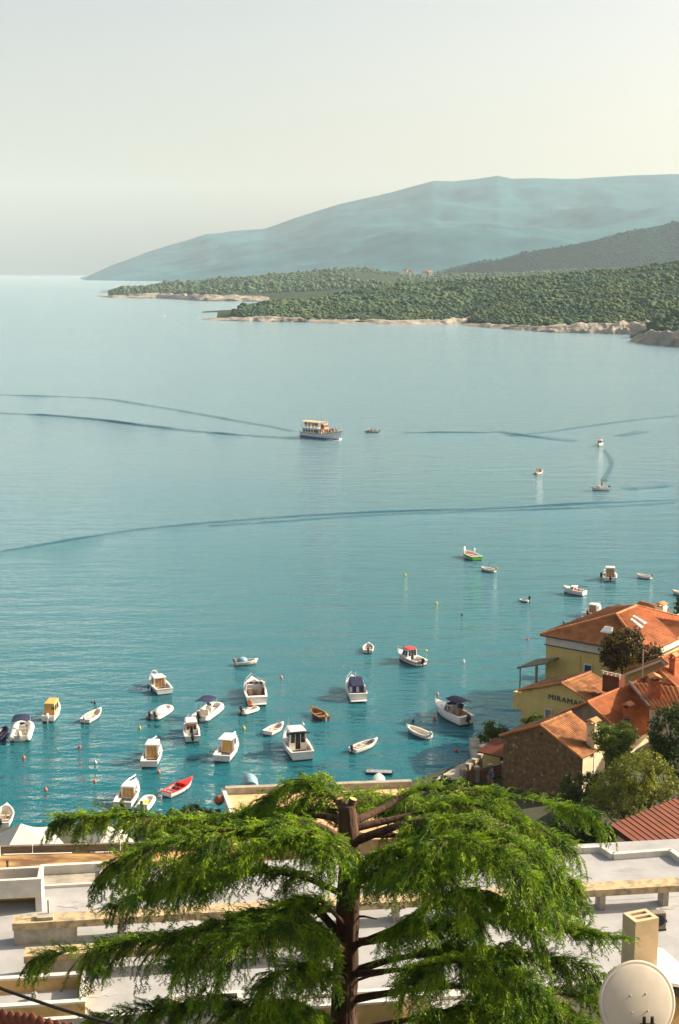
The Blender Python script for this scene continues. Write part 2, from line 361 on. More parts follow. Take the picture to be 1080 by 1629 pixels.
def sight(px, head): return math.radians(head) + math.atan((540 - px) / FPX)
def hull(root, L, B, fs, fb, mo=None, mi=None, mg=None, transom=0.84, sharp=2.1, rim=0.09, deck_from=None, deck_mat=None, floor=0.08, rake=0.10, stripe=None, stern_deck=0.0):
    mo = mo or M_GEL; mi = mi or M_GELIN; mg = mg or M_GEL
    n = 16; secs = []
    for k in range(n):
        t = k / (n - 1)
        if t < 0.45: w = transom + (1 - transom) * math.sin(t / 0.45 * math.pi / 2)
        else: w = 1 - ((t - 0.45) / 0.55) ** sharp
        w = max(w * B / 2, 0.02); z = fs + (fb - fs) * t ** 2.2
        x = -L / 2 + t * L; xs = x + rake * L * t ** 3
        secs.append((t, x, xs, w, z))
    h = MB(); rings = []
    for t, x, xs, w, z in secs:
        xm = (x + xs) / 2
        s = 1 - 0.25 * t
        rings.append([(xs, w, z), (xm, w * (0.97 - .1 * t), z * 0.5), (x, w * 0.84 * s, 0.03), (x, w * 0.45 * s, -0.16), (x, 0, -0.25),
                      (x, -w * 0.45 * s, -0.16), (x, -w * 0.84 * s, 0.03), (xm, -w * (0.97 - .1 * t), z * 0.5), (xs, -w, z)])
    h.loft(rings, cap=False, closed=False); h.add(rings[0], [tuple(range(9))])
    hb = h.build("hull", mo, root)
    a = MB()
    for sg in (1, -1): a.loft([[(x * 1.002 + (xs - x) * .22, sg * (w * (.84 * (1 - .25 * t) + .03) + .014), z * .14), (x * 1.002, sg * (w * .84 * (1 - .25 * t) + .012), -.02)] for t, x, xs, w, z in secs], cap=False, closed=False)
    w0, z0 = secs[0][3], secs[0][4]; a.box((-L / 2 - .008, 0, z0 * .07), (.02, w0 * 1.72, z0 * .15)); a.build("waterline_band", M_BOTTOM, hb)
    if stripe:
        s = MB(); 
        for sg in (1, -1):
            s.loft([[((x * .35 + xs * .65), sg * (w * (0.985 - .04 * t) + 0.012), z * 0.80), ((x * .45 + xs * .55), sg * (w * (0.975 - .06 * t) + 0.012), z * 0.60)] for t, x, xs, w, z in secs], cap=False, closed=False)
        w0, z0 = secs[0][3], secs[0][4]
        s.box((-L / 2 - 0.012, 0, z0 * 0.7), (0.02, w0 * 1.9, z0 * 0.22))
        s.build("stripe", stripe, hb)
    g = MB()
    for sg in (1, -1):
        g.loft([[(xs, sg * (w + .025), z + .0), (xs, sg * (w + .025), z + .05), (xs - (0.05 if t > .95 else 0), sg * max(w - rim, 0.0), z + .05), (xs - (0.05 if t > .95 else 0), sg * max(w - rim, 0.0), z - .02)] for t, x, xs, w, z in secs])
    w0, z0 = secs[0][3], secs[0][4]
    g.box((-L / 2 + 0.05 + stern_deck / 2, 0, z0 + 0.028), (0.16 + stern_deck, 2 * w0 - 0.02, 0.06))
    g.build("gunwale", mg, root)
    i = MB(); ins = [q for q in secs if q[0] < 0.97]
    i.loft([[(xs, max(w - rim, .01), z), (xs, max(w - rim - .04, .008), floor), (xs, -max(w - rim - .04, .008), floor), (xs, -max(w - rim, .01), z)] for t, x, xs, w, z in ins], cap=False, closed=False)
    i.box((-L / 2 + 0.06, 0, (z0 + floor) / 2), (0.05, 2 * w0 - 2 * rim, z0 - floor))
    i.build("interior", mi, root)
    if deck_from is not None:
        d = MB(); dk = [q for q in secs if q[0] >= deck_from]
        d.loft([[(xs, w - 0.01, z + .052), (xs, w * .5, z + .10), (xs, 0, z + .12), (xs, -w * .5, z + .10), (xs, -w + 0.01, z + .052)] for t, x, xs, w, z in dk], cap=False, closed=False)
        t, x, xs, w, z = dk[0]; d.add([(xs, w - .01, z + .05), (xs, 0, z + .12), (xs, -w + .01, z + .05), (xs, -w + .05, floor), (xs, w - .05, floor)], [(0, 1, 2, 3, 4)])
        d.build("foredeck", deck_mat or mg, root)
    return secs

def outboard(root, x, z, cm=None, y=0.0, s=1.0, turn=0.0, tilt=0.0):
    cm = cm or M_BLACK; M = Matrix.Translation((x, y, z)) @ Matrix.Rotation(turn, 4, 'Z') @ Matrix.Rotation(tilt, 4, 'Y')
    c = MB(); rings = []
    for zz, a, b, off in ((0.02, .12, .13, -.1), (0.12, .20, .15, -.14), (0.30, .22, .16, -.14), (0.42, .17, .12, -.12), (0.46, .08, .06, -.1)):
        rings.append([M @ Vector((s * (off + a * math.cos(k * math.pi / 4)), s * b * math.sin(k * math.pi / 4), s * zz)) for k in range(8)])
    c.loft(rings); o = c.build("outboard_motor", cm, root, smooth=False)
    l = MB(); l.box(M @ Vector((-.12 * s, 0, -.28 * s)), (.11 * s, .08 * s, .62 * s), M=M.to_3x3().to_4x4()); l.box(M @ Vector((0.0, 0, -.06 * s)), (.16 * s, .2 * s, .2 * s), M=M.to_3x3().to_4x4())
    l.box(M @ Vector((-.14 * s, 0, -.58 * s)), (.30 * s, .1 * s, .08 * s), M=M.to_3x3().to_4x4())
    l.build("motor_leg", cm if cm is M_BLACK else M_MOTORW, o)
    return o

def thwarts(root, xs, B, z, m=None):
    for x in xs: MB().box((x, 0, z), (0.24, B, 0.04)).build("thwart", m or M_GELIN, root)

def cabin(root, x0, x1, w, z0, h, rake_f=0.45, rake_b=0.0, roof=0.10, side_win=2, door=M_DOOR, body=None, roof_mat=None, win=True, taper=0.88, roof_back=0.15, glass_back=False):
    """deck-house: walls lean in; windows and door are proud panels"""
    body = body or M_GEL; b = MB(); w2 = w * taper
    low = [(x0, w / 2), (x1, w / 2 * .9), (x1, -w / 2 * .9), (x0, -w / 2)]
    top = [(x0 + rake_b, w2 / 2), (x1 - rake_f, w2 / 2 * .92), (x1 - rake_f, -w2 / 2 * .92), (x0 + rake_b, -w2 / 2)]
    b.loft([[(x, y, z0) for x, y in low], [(x, y, z0 + h) for x, y in top]])
    o = b.build("cabin", body, root)
    r = MB(); ex = 0.10
    pr = [(x0 + rake_b - roof_back, w2 / 2 + ex * .6), (x1 - rake_f + ex, w2 / 2 * .9 + ex * .5), (x1 - rake_f + ex + .06, 0), (x1 - rake_f + ex, -w2 / 2 * .9 - ex * .5), (x0 + rake_b - roof_back, -w2 / 2 - ex * .6)]
    r.loft([[(x, y, z0 + h + .004) for x, y in pr], [(x, y, z0 + h + roof * .6) for x, y in pr], [(x * .96 + .04 * (x0 + x1) / 2, y * .86, z0 + h + roof) for x, y in pr]])
    r.build("cabin_roof", roof_mat or M_GEL, o)
    def panel(name, P, m):     # P = 4 points, pushed out a little along the normal
        P = [Vector(p) for p in P]; nn = (P[1] - P[0]).cross(P[3] - P[0]).normalized(); c = sum(P, Vector()) / 4
        if nn.dot(c - Vector(((x0 + x1) / 2, 0, z0 + h / 2))) < 0: nn = -nn
        MB().loft([[p - nn * .03 for p in P], [p + nn * .012 for p in P]]).build(name, m, o)
    def face(a, bq, u0, u1, v0, v1):
        def q(u, v):
            lo = Vector((*low[a], z0)).lerp(Vector((*low[bq], z0)), u); hi = Vector((*top[a], z0 + h)).lerp(Vector((*top[bq], z0 + h)), u)
            return lo.lerp(hi, v)
        return [q(u0, v0), q(u1, v0), q(u1, v1), q(u0, v1)]
    if win:
        for k in range(side_win):
            u0 = .10 + k * .85 / side_win; u1 = u0 + .72 / side_win
            panel("window", face(0, 1, u0, u1, .42, .86), M_GLASS); panel("window", face(3, 2, u0, u1, .42, .86), M_GLASS)
        panel("windscreen", face(1, 2, .06, .47, .35, .9), M_GLASS); panel("windscreen", face(1, 2, .53, .94, .35, .9), M_GLASS)
    if door is not None:
        if glass_back:
            panel("door", face(0, 3, .36, .64, .05, .9), door); panel("window", face(0, 3, .08, .32, .4, .9), M_GLASS); panel("window", face(0, 3, .68, .92, .4, .9), M_GLASS)
        else:
            for k in range(3): panel("door_panel", face(0, 3, .12 + k * .26, .36 + k * .26, .08, .9), door)
    return o

def rail(root, secs, z=0.45, t0=0.5):
    m = MB()
    for sg in (1, -1):
        pts = [(xs, sg * max(w - .04, 0), zz + z) for t, x, xs, w, zz in secs if t >= t0]
        m.tube(pts, 0.018, 5)
        for q in [s for s in secs if s[0] >= t0][::3]: m.tube([(q[2], sg * max(q[3] - .04, 0), q[4]), (q[2], sg * max(q[3] - .04, 0), q[4] + z)], 0.016, 5)
    return m.build("bow_rail", M_STEEL, root)

def bimini(root, x0, x1, w, z, h=0.16, m=None, base_z=0.6):
    c = MB(); rings = []
    for k in range(7):
        a = k / 6; y = (a - .5) * w; dz = h * (1 - (2 * a - 1) ** 2)
        rings.append([(x0, y, z + dz - .06), (x0 + .1, y, z + dz), (x1 - .1, y, z + dz), (x1, y, z + dz - .06), (x1 - .1, y, z + dz - .05), (x0 + .1, y, z + dz - .05)])
    c.loft(rings); o = c.build("canopy", m or M_NAVY, root)
    for sx in (x0 + .1, x1 - .1):
        for sg in (1, -1): MB().tube([(sx, sg * w / 2, z - .02), ((x0 + x1) / 2 + (sx - (x0 + x1) / 2) * .35, sg * (w / 2 + .06), base_z)], .02, 5).build("canopy_pole", M_STEEL, root)
    return o

def fenders(root, L, B, pts, m=None):
    for x, sg in pts:
        MB().lathe([(.03, -.28), (.10, -.2), (.10, .15), (.03, .24)], 8, (x, sg * (B / 2 + .09), .30)).build("fender", m or M_NAVY, root)

CL = [mat("cushion_blue", (.03, .08, .22), .8), mat("cushion_orange", (.55, .2, .04), .8), mat("rope_tan", (.45, .34, .18), .9), mat("tank_red", (.5, .04, .03), .5)]
def clutter(r, L, B, fs):
    """oars, fuel can, coil of rope lying in an open boat"""
    k = rnd.randrange(3)
    if k < 2:
        for y in (-.12, .16): MB().tube([(-L * .32, y * B, fs - .01), (L * .25, y * B * 1.4, fs + .03)], .022, 5).build("oar", M_TEAK, r)
    MB().box((-L * .36, B * .14 * rnd.choice((-1, 1)), .24), (.28, .2, .26)).build("fuel_can", CL[3] if rnd.random() < .6 else M_GREY, r)
    MB().lathe([(.08, 0), (.17, .01), (.18, .06), (.08, .07)], 9, (L * .16, -B * .1, .12)).build("rope_coil", CL[2], r)
# --- the kinds -------------------------------------------------------------
def dinghy(lab, px, py, head, L, B, mo=None, mi=None, mg=None, motor=None, deck=None, cover=None, extras=None, group=None, stripe=None, fs=.36, fb=.55, name="rowing_boat", cat="boat", transom=.8, seats=True):
    L *= .79; B *= .88; r = thing(name, lab, cat, on(px, py, 0), sight(px, head), group)
    secs = hull(r, L, B, fs, fb, mo, mi, mg, transom=transom, deck_from=deck[0] if deck else .82, deck_mat=deck[1] if deck else None, stripe=stripe)
    if seats: thwarts(r, (-L * .26, L * .02), B * .84, fs - .05, mg)
    if motor: outboard(r, -L / 2 - .05, fs + .05, motor, s=.85, turn=.2)
    if seats and L < 4:
        clutter(r, L, B, fs)
    if cover:
        c = MB(); ringz = []
        for t, x, xs, w, z in secs[:-1]:
            ringz.append([(xs, (w + .04) * math.cos(a), z + .03 + cover[1] * math.sin(a) * (0.4 + .6 * math.sin(math.pi * min(1, t * .9 + .1)))) for a in np.linspace(0, math.pi, 9)])
        c.loft(ringz, cap=False, closed=False); c.add(ringz[0], [tuple(range(9))]); c.build("cover", cover[0], r, smooth=True)
    if extras: extras(r, L, B)
    return r

def rib(lab, px, py, head, L, B, motor=M_BLACK, tubes=None, top=None, console=True, motors=1, extras=None, name="inflatable_boat", rt=None, tilt=0.0):
    L *= .79; B *= .88; r = thing(name, lab, "inflatable boat", on(px, py, 0), sight(px, head)); tm = tubes or M_TUBE; rt = rt or B * .135
    n = 24; P = []
    for k in range(n + 1):
        a = -1 + 2 * k / n; s = abs(a)
        if s > .42: x = L * (.22 - (s - .42) / .58 * .74); y = B / 2 - rt
        else:
            u = s / .42; x = L * (.22 + .26 * math.cos(u * math.pi / 2) ** .9); y = (B / 2 - rt) * math.sin(u * math.pi / 2) ** .8
        P.append(Vector((x, y if a > 0 else -y, rt * .95 + .10 * max(0, x / L) * 2)))
    rad = [rt * (0.45 if k in (0, n) else 1) for k in range(n + 1)]
    MB().tube(P, rad, 10).build("tube", tm, r, smooth=True)
    h = MB(); h.loft([[(-L * .45, B / 2 - rt * 1.2, .12), (-L * .45, 0, -.2), (-L * .45, -B / 2 + rt * 1.2, .12)], [(L * .2, B / 2 - rt * 1.3, .12), (L * .2, 0, -.2), (L * .2, -B / 2 + rt * 1.3, .12)], [(L * .43, .05, .25), (L * .43, 0, .1), (L * .43, -.05, .25)]], cap=True)
    h.build("hull", M_GEL, r)
    MB().box((-L * .42, 0, .32), (.08, B - 2 * rt * 1.2, .42)).build("transom", M_GEL, r)
    if console:
        c = MB(); c.loft([[(-.0, .34, .1), (.55, .30, .1), (.55, -.30, .1), (0, -.34, .1)], [(.05, .30, .85), (.4, .26, .85), (.4, -.26, .85), (.05, -.30, .85)]]); o = c.build("console", M_GEL, r)
        MB().add([(.38, .27, .86), (.38, -.27, .86), (.22, -.24, 1.15), (.22, .24, 1.15), (.40, .27, .86), (.40, -.27, .86), (.24, -.24, 1.15), (.24, .24, 1.15)], [(0, 1, 2, 3), (7, 6, 5, 4), (0, 4, 5, 1), (1, 5, 6, 2), (2, 6, 7, 3), (3, 7, 4, 0)]).build("windscreen", M_GLASS, o)
        b = MB(); b.box((-.75, 0, .3), (.5, .9, .42)); b.box((-.96, 0, .66), (.10, .9, .34)); b.build("seat", M_GELIN, r)
        MB().box((L * .22, 0, .26), (L * .22, B * .5, .10)).build("bow_cushion", M_GELIN, r)
    else:
        thwarts(r, (-L * .15,), B * .75, rt * 1.5)
    for k in range(motors): outboard(r, -L * .45, .5, motor, s=1.25 if console else .85, y=(k - (motors - 1) / 2) * .6, turn=.1, tilt=tilt)
    if top: bimini(r, -1.5, .55, B * .74, 1.75, m=top, base_z=.55)
    if extras: extras(r, L, B)
    return r

def cabin_boat(lab, px, py, head, L, B, hull_mat=None, roof_mat=None, door=M_DOOR, motor=None, cab=(-.12, .30, .95), rails=True, stripe=None, top=None, name="cabin_boat", extras=None, fs=.58, fb=.95, roof_back=.15, side_win=2, glass_back=False, body=None, taper=.88, mi=None):
    L *= .80; B *= .88; r = thing(name, lab, "motor boat", on(px, py, 0), sight(px, head))
    secs = hull(r, L, B, fs, fb, hull_mat, mi or M_GELIN, M_GEL, transom=.9, deck_from=.5, rim=.14, stripe=stripe, floor=.16)
    cabin(r, L * cab[0], L * cab[1], B * .74, fs * .45, cab[2] + fs * .55, roof_mat=roof_mat, door=door, roof_back=roof_back, side_win=side_win, glass_back=glass_back, body=body, taper=taper)
    b = MB(); b.box((-L * .40, 0, fs * .5), (.42, B * .68, fs * .42)); b.build("bench", M_GELIN, r)
    MB().box((-L * .30, B * .33, fs * .45), (L * .3, .26, fs * .4)).build("locker", M_GEL, r)
    MB().box((-L * .40, rnd.uniform(-.1, .1), fs * .5 + fs * .21 + .045), (.40, B * .5, .08)).build("cushion", CL[rnd.randrange(2)], r)
    MB().box((-L * .22, -B * .26, .3), (.3, .26, .26)).build("storage_crate", M_GREY, r)
    if rails: rail(r, secs, .38, .55)
    if motor: outboard(r, -L / 2 - .1, fs * .75, motor, s=1.15)
    if top: bimini(r, -L * .42, -L * .05, B * .78, fs + 1.45, m=top, base_z=fs)
    if extras: extras(r, L, B)
    return r

def cruiser(lab, px, py, head, L, B, canopy=None, cockpit=None, screen=True, top=None, platform=True, motor=None, extras=None, hull_mat=None, fs=.8, fb=1.15, arch=False, stripe=None):
    L *= .80; B *= .88; r = thing("motor_cruiser", lab, "motor boat", on(px, py, 0), sight(px, head))
    secs = hull(r, L, B, fs, fb, hull_mat, cockpit or M_GELIN, M_GEL, transom=.9, deck_from=.52, rim=.2, stripe=stripe, floor=.22, stern_deck=.25)
    c = MB(); c.loft([[(L * .02, B * .38, fs * .9), (L * .33, B * .22, fs * 1.15), (L * .33, -B * .22, fs * 1.15), (L * .02, -B * .38, fs * .9)], [(L * .04, B * .33, fs + .42), (L * .22, B * .2, fs + .42), (L * .22, -B * .2, fs + .42), (L * .04, -B * .33, fs + .42)]])
    c.build("coach_roof", M_GEL, r)
    w = MB(); z0 = fs + .38      # wrap-round screen in two rows of panes
    pr = [(-L * .12, B * .42), (L * .06, B * .40), (L * .15, B * .24), (L * .17, 0), (L * .15, -B * .24), (L * .06, -B * .40), (-L * .12, -B * .42)]
    for a, b2 in zip(pr[:-1], pr[1:]):
        A = Vector((*a, z0 - .3)); Bq = Vector((*b2, z0 - .3)); C = Vector((b2[0] - .35, b2[1] * .9, z0 + .38)); D = Vector((a[0] - .35, a[1] * .9, z0 + .38))
        off = Vector((.02, 0, .02)); MB().loft([[A.lerp(Bq, .03), A.lerp(Bq, .97), C.lerp(D, .03), C.lerp(D, .97)], [A.lerp(Bq, .03) + off, A.lerp(Bq, .97) + off, C.lerp(D, .03) + off, C.lerp(D, .97) + off]]).build("windscreen_pane", M_GLASS, r)
    f = MB(); f.tube([(x - .35, y * .9, z0 + .39) for x, y in pr], .03, 6); f.build("screen_frame", M_GEL, r)
    b = MB(); b.box((-L * .36, 0, fs * .55), (L * .12, B * .66, fs * .4)); b.box((-L * .41, 0, fs * .85), (.12, B * .66, .3)); b.build("stern_seat", cockpit and M_GELIN or M_GELIN, r)
    for sg in (1, -1): 
        s = MB(); s.box((-L * .02, sg * B * .2, fs * .6), (.5, .45, fs * .5)); s.box((-L * .02 - .22, sg * B * .2, fs * .95), (.1, .45, .45)); s.build("helm_seat", M_GELIN, r)
    if platform: MB().box((-L * .5 - .25, 0, .16), (.5, B * .8, .07)).build("swim_platform", M_GEL, r)
    rail(r, secs, .4, .55)
    if canopy:      # closed canvas enclosure over the cockpit
        k = MB(); rings = []
        for x, hh, ww in ((-L * .46, .05, .40), (-L * .40, .75, .40), (-L * .1, 1.15, .41), (L * .03, 1.1, .36)):
            rings.append([(x, B * ww, fs + .05), (x, B * ww * .96, fs + hh * .6), (x, B * ww * .75, fs + hh), (x, -B * ww * .75, fs + hh), (x, -B * ww * .96, fs + hh * .6), (x, -B * ww, fs + .05)])
        k.loft(rings); o = k.build("canvas_enclosure", canopy, r)
        for y in (-.36, 0.02, .36):
            q = MB(); q.add([(-L * .455, y * B - .14, fs + .16), (-L * .455, y * B + .14, fs + .16), (-L * .41, y * B + .14, fs + .64), (-L * .41, y * B - .14, fs + .64), (-L * .455 - .03, y * B - .14, fs + .18), (-L * .455 - .03, y * B + .14, fs + .18), (-L * .41 - .03, y * B + .14, fs + .66), (-L * .41 - .03, y * B - .14, fs + .66)], [(0, 1, 2, 3), (7, 6, 5, 4), (0, 4, 5, 1), (2, 6, 7, 3), (1, 5, 6, 2), (3, 7, 4, 0)])
            q.build("clear_panel", M_GREY, o)
    if top: bimini(r, -L * .42, L * .02, B * .8, fs + 1.35, m=top, base_z=fs)
    if arch:
        MB().tube([(-L * .16, B * .44, fs), (-L * .20, B * .40, fs + 1.05), (-L * .21, B * .28, fs + 1.22), (-L * .21, -B * .28, fs + 1.22), (-L * .20, -B * .40, fs + 1.05), (-L * .16, -B * .44, fs)], .07, 6).build("radar_arch", M_GEL, r)
        MB().lathe([(.05, 0), (.22, .02), (.22, .16), (.05, .22)], 10, (-L * .21, 0, fs + 1.28)).build("radar_dome", M_GEL, r)
    if motor: outboard(r, -L / 2 - .15, fs * .7, motor, s=1.3)
    if extras: extras(r, L, B)
    return r

# --- people (one continuous skinned body, copied) ---------------------------
def person_mesh(name, sit=False):
    J = [(0, 0, .92), (0, 0, 1.15), (0, 0, 1.42), (.02, 0, 1.53), (.03, 0, 1.68), (0, .19, 1.40), (.03, .26, 1.13), (.14, .22, .92), (0, -.19, 1.40), (.05, -.25, 1.13), (.18, -.20, .98),
         (0, .09, .88), (.03, .10, .48), (0, .10, .06), (.12, .11, .03), (0, -.09, .88), (.05, -.10, .48), (-.02, -.10, .06), (.10, -.11, .03)]
    if sit:
        J = [(x, y, z - .45) for x, y, z in J]; J[12] = (.42, .13, .47); J[13] = (.44, .13, .06); J[14] = (.55, .13, .03); J[16] = (.42, -.13, .47); J[17] = (.44, -.13, .06); J[18] = (.55, -.13, .03)
        J[7] = (.3, .2, .52); J[10] = (.3, -.2, .52)
    R = [.14, .15, .15, .06, .105, .07, .05, .04, .07, .05, .04, .10, .065, .045, .04, .10, .065, .045, .04]
    E = [(0, 1), (1, 2), (2, 3), (3, 4), (2, 5), (5, 6), (6, 7), (2, 8), (8, 9), (9, 10), (0, 11), (11, 12), (12, 13), (13, 14), (0, 15), (15, 16), (16, 17), (17, 18)]
    me = bpy.data.meshes.new(name); me.from_pydata(J, E, []); o = bpy.data.objects.new(name, me); COL.objects.link(o)
    md = o.modifiers.new("s", 'SKIN')
    for k, sv in enumerate(me.skin_vertices[0].data): sv.radius = (R[k], R[k]); sv.use_root = (k == 0)
    o.modifiers.new("ss", 'SUBSURF').levels = 1
    dg = bpy.context.evaluated_depsgraph_get(); ev = bpy.data.meshes.new_from_object(o.evaluated_get(dg))
    bpy.data.objects.remove(o); ev.name = name; return ev
PM = {False: person_mesh("standing_body"), True: person_mesh("sitting_body", True)}
M_SKIN = mat("skin", (0.45, 0.24, 0.15), 0.6, var=.08)
CLOTH = {"red": (0.5, .03, .02), "white": (.7, .68, .64), "blue": (.04, .09, .3), "orange": (.65, .2, .03), "dark": (.03, .03, .04), "yellow": (.6, .45, .06), "bare": (.45, .24, .15), "green": (.05, .2, .08)}
def person(lab, loc, head, top="red", sit=False, group=None):
    key = (top, sit)
    if key not in MATS:
        me = PM[sit].copy(); mt = [M_SKIN, mat("shirt_" + top, CLOTH[top], .8), mat("shorts_dark", (.05, .06, .1), .8)]
        for m in mt: me.materials.append(m)
        dz = -.45 if sit else 0
        for p in me.polygons:
            z = p.center.z - dz; p.material_index = 1 if (.98 < z < 1.5 and abs(p.center.y) < .24) else (2 if .5 + (.2 if not sit else .3) < z <= .98 else 0); p.use_smooth = True
        MATS[key] = me
    o = bpy.data.objects.new("person", MATS[key]); COL.objects.link(o); o.location = loc; o.rotation_euler = (0, 0, math.radians(head))
    return tag(o, lab, "person", group)

# --- moored along the shore -------------------------------------------------
rib("white inflatable under a flat navy sun canopy beside a dark dinghy", 35, 1168, 84, 6.0, 2.45, top=M_NAVY, motor=M_MOTORW)
dinghy("dark blue dinghy tied beside the flat navy canopy inflatable", 1, 1172, 70, 3.6, 1.5, mo=M_NAVY, mg=M_NAVY, mi=M_GREY)
cabin_boat("small boat wrapped in tan canvas", 84, 1140, 75, 4.4, 1.65, roof_mat=M_TAN, body=M_TAN, door=M_TAN, motor=M_MOTORW, cab=(-.34, .28, 1.1), taper=.92, rails=False,
           extras=lambda r, L, B: MB().box((-L * .345, -B * .24, 1.25), (.06, .35, .3)).build("cover_window", M_GLASS, r))
def mast_flag(r, L, B):
    MB().tube([(-L * .02, 0, .3), (-L * .02, 0, 1.75)], .015, 5).build("staff", M_TEAK, r); MB().box((-L * .02, .0, 1.7), (.04, .2, .16)).build("pennant", M_BLACK, r)
dinghy("small open white boat carrying a thin staff with a black pennant", 147, 1143, 62, 3.9, 1.55, motor=M_MOTORW, extras=mast_flag)
cabin_boat("white cabin boat with round bow ring and a dark brown hatch", 253, 1096, 106, 5.6, 2.2, door=M_TEAK, cab=(-.08, .28, .75), extras=lambda r, L, B: (MB().tube([(L * .42 + .0, .35 * math.cos(a), 1.25 + .3 * math.sin(a)) for a in np.linspace(0, 2 * math.pi, 13)], .06, 6).build("life_ring", M_GEL, r), fenders(r, L, B, [(.4, 1), (-.8, 1)], M_BLACK)))
rib("covered cream inflatable with a tipped black outboard beside the white cabin boat with bow ring", 255, 1137, 62, 4.6, 1.95, console=False, extras=lambda r, L, B: MB().ball((0.0, 0, .42), 1, 10, 6, (L * .32, B * .3, .35)).build("cover", M_TUBE, r, smooth=True), motors=2)
rib("white inflatable with an arched navy canopy and brown seats", 331, 1137, 66, 6.2, 2.4, top=M_NAVY, motor=M_BLACK)
cabin_boat("narrow white cabin boat with a black rimmed companion door", 304, 1170, 94, 5.2, 1.78, door=M_GLASS, glass_back=True, motor=M_BLACK, cab=(-.1, .32, .85), roof_mat=M_GEL, extras=lambda r, L, B: MB().box((-L * .16, 0, 1.28), (.25, B * .62, .22)).build("rolled_canvas", M_TEAK, r))
cabin_boat("white boat with three tall wooden panels closing its cabin", 243, 1208, 82, 5.6, 1.95, door=M_DOOR, cab=(-.14, .26, 1.0))
cabin_boat("white topped fishing boat with a wide tan cockpit", 363, 1200, 74, 5.4, 2.05, door=M_TAN, cab=(-.05, .25, 1.15), roof_back=1.0, extras=lambda r, L, B: [MB().tube([(-L * .2, s * B * .36, .6), (-L * .2, s * B * .33, 1.7)], .025, 5).build("roof_post", M_STEEL, r) for s in (1, -1)])
cabin_boat("white boat with one square tan hatch moored beside an inflatable tender", 205, 1273, 76, 5.4, 1.95, door=M_DOOR, cab=(-.06, .30, .65), motor=M_BLACK, fs=.62)
rib("small white tender with a lime lined cockpit", 232, 1281, 74, 3.4, 1.5, console=False, extras=lambda r, L, B: MB().box((-.15, 0, .22), (L * .5, B * .42, .06)).build("floor_mat", mat("lime_mat", (.45, .45, .05), .7), r))
dinghy("red topped rowing boat with a white hull", 284, 1259, 50, 4.0, 1.55, mg=M_REDB, deck=(.56, M_REDB), mi=M_GREY, fs=.42, fb=.72)
dinghy("white dinghy afloat behind the beach tents", 6, 1306, 82, 4.4, 1.9, motor=M_BLACK, fs=.5, fb=.7)
cruiser("broad white cruiser with a brown open cockpit and radar arch", 405, 1108, 95, 7.4, 2.65, cockpit=M_TEAK, arch=True, platform=True)
rib("small tender with a black outboard lying at the broad cruiser's stern", 396, 1133, 40, 2.7, 1.45, console=False, motor=M_BLACK)
person("person in orange sitting in the tender behind the broad cruiser", on(397, 1132, 0) + Vector((0, 0, .12)), 60, "orange", True)
dinghy("little white boat with a pale blue foredeck cover", 391, 1057, 12, 3.0, 1.35, motor=M_TEAK, extras=lambda r, L, B: MB().ball((-L * .18, 0, .5), 1, 10, 6, (.62, .5, .42)).build("cover", M_BLUEC, r, smooth=True))
dinghy("small square sterned white dinghy by the pilothouse boat", 437, 1164, 55, 3.1, 1.45, transom=.9, seats=True)
def pilot_extra(r, L, B):
    MB().tube([(L * .02, B * .3, 2.0), (L * .02, B * .3, 3.3)], .015, 5).build("aerial", M_STEEL, r)
    MB().box((-L * .16, 0, 2.03), (.3, B * .95, .09)).build("rolled_awning", M_BLACK, r)
    for s in (1, -1): MB().tube([(-L * .48, s * B * .4, .6), (-L * .47, s * B * .42, 1.6)], .018, 5).build("rod_holder", M_STEEL, r)
cabin_boat("large white pilothouse boat with aerial and open glazed back", 471, 1195, 103, 6.8, 2.65, door=M_GLASS, glass_back=True, cab=(-.14, .22, 1.35), extras=pilot_extra, fs=.8, fb=1.2, taper=.85)
cruiser("white cruiser closed in by a navy canvas cockpit cover", 565, 1104, 97, 6.8, 2.35, canopy=M_NAVY, extras=lambda r, L, B: MB().tube([(-.2, 0, 1.8), (-.25, 0, 2.5)], .04, 6).build("light_mast", M_GEL, r))
dinghy("old brown wooden rowing boat", 507, 1140, 116, 3.7, 1.5, mo=M_BROWNH, mg=M_TEAK, mi=M_TEAK, motor=M_TAN)
dinghy("white rowing boat with a black motor and grey floor, bow towards the wooded houses", 579, 1191, 48, 4.0, 1.5, mi=M_GREY, motor=M_BLACK)
dinghy("slim cream rowing boat moored alone off the speedboat with black bimini", 666, 1169, 131, 3.9, 1.35, motor=M_MOTORW, seats=False)
dinghy("tiny white dinghy with a dark transom motor", 586, 1035, 88, 3.2, 1.45, motor=M_BLACK, mi=M_GREY)
cabin_boat("cream cabin boat with a bright red roof", 653, 1053, 127, 5.2, 2.1, roof_mat=M_REDB, cab=(-.08, .26, 1.0), motor=M_BLACK, mi=M_GEL, stripe=M_TEAK, door=M_GLASS, glass_back=True, extras=lambda r, L, B: (MB().tube([(-L * .47, -B * .4, .6), (-L * .47, -B * .4, 1.6)], .015, 5).build("staff", M_STEEL, r), MB().ball((-L * .47, -B * .4, 1.65), .16, 8, 6).build("staff_ball", mat("lemon", (.7, .6, .08), .5), r)))
cruiser("white speedboat with a black bimini and big black outboard", 719, 1143, 125, 6.3, 2.3, top=M_NAVY, motor=M_BLACK, platform=False, cockpit=M_TAN, fs=.85, fb=1.2)
def green_extra(r, L, B):
    for x, y in ((L * .5, 0), (L * .42, .25), (L * .1, -B * .45), (L * .2, B * .42)): MB().lathe([(.05, 0), (.12, .2), (.12, .55), (.03, .7)], 8, (x, y, .8)).build("fender", M_GEL, r)
    MB().box((L * .1, 0, .5), (1.2, 1.2, .1)).build("engine_cover", M_REDB, r)
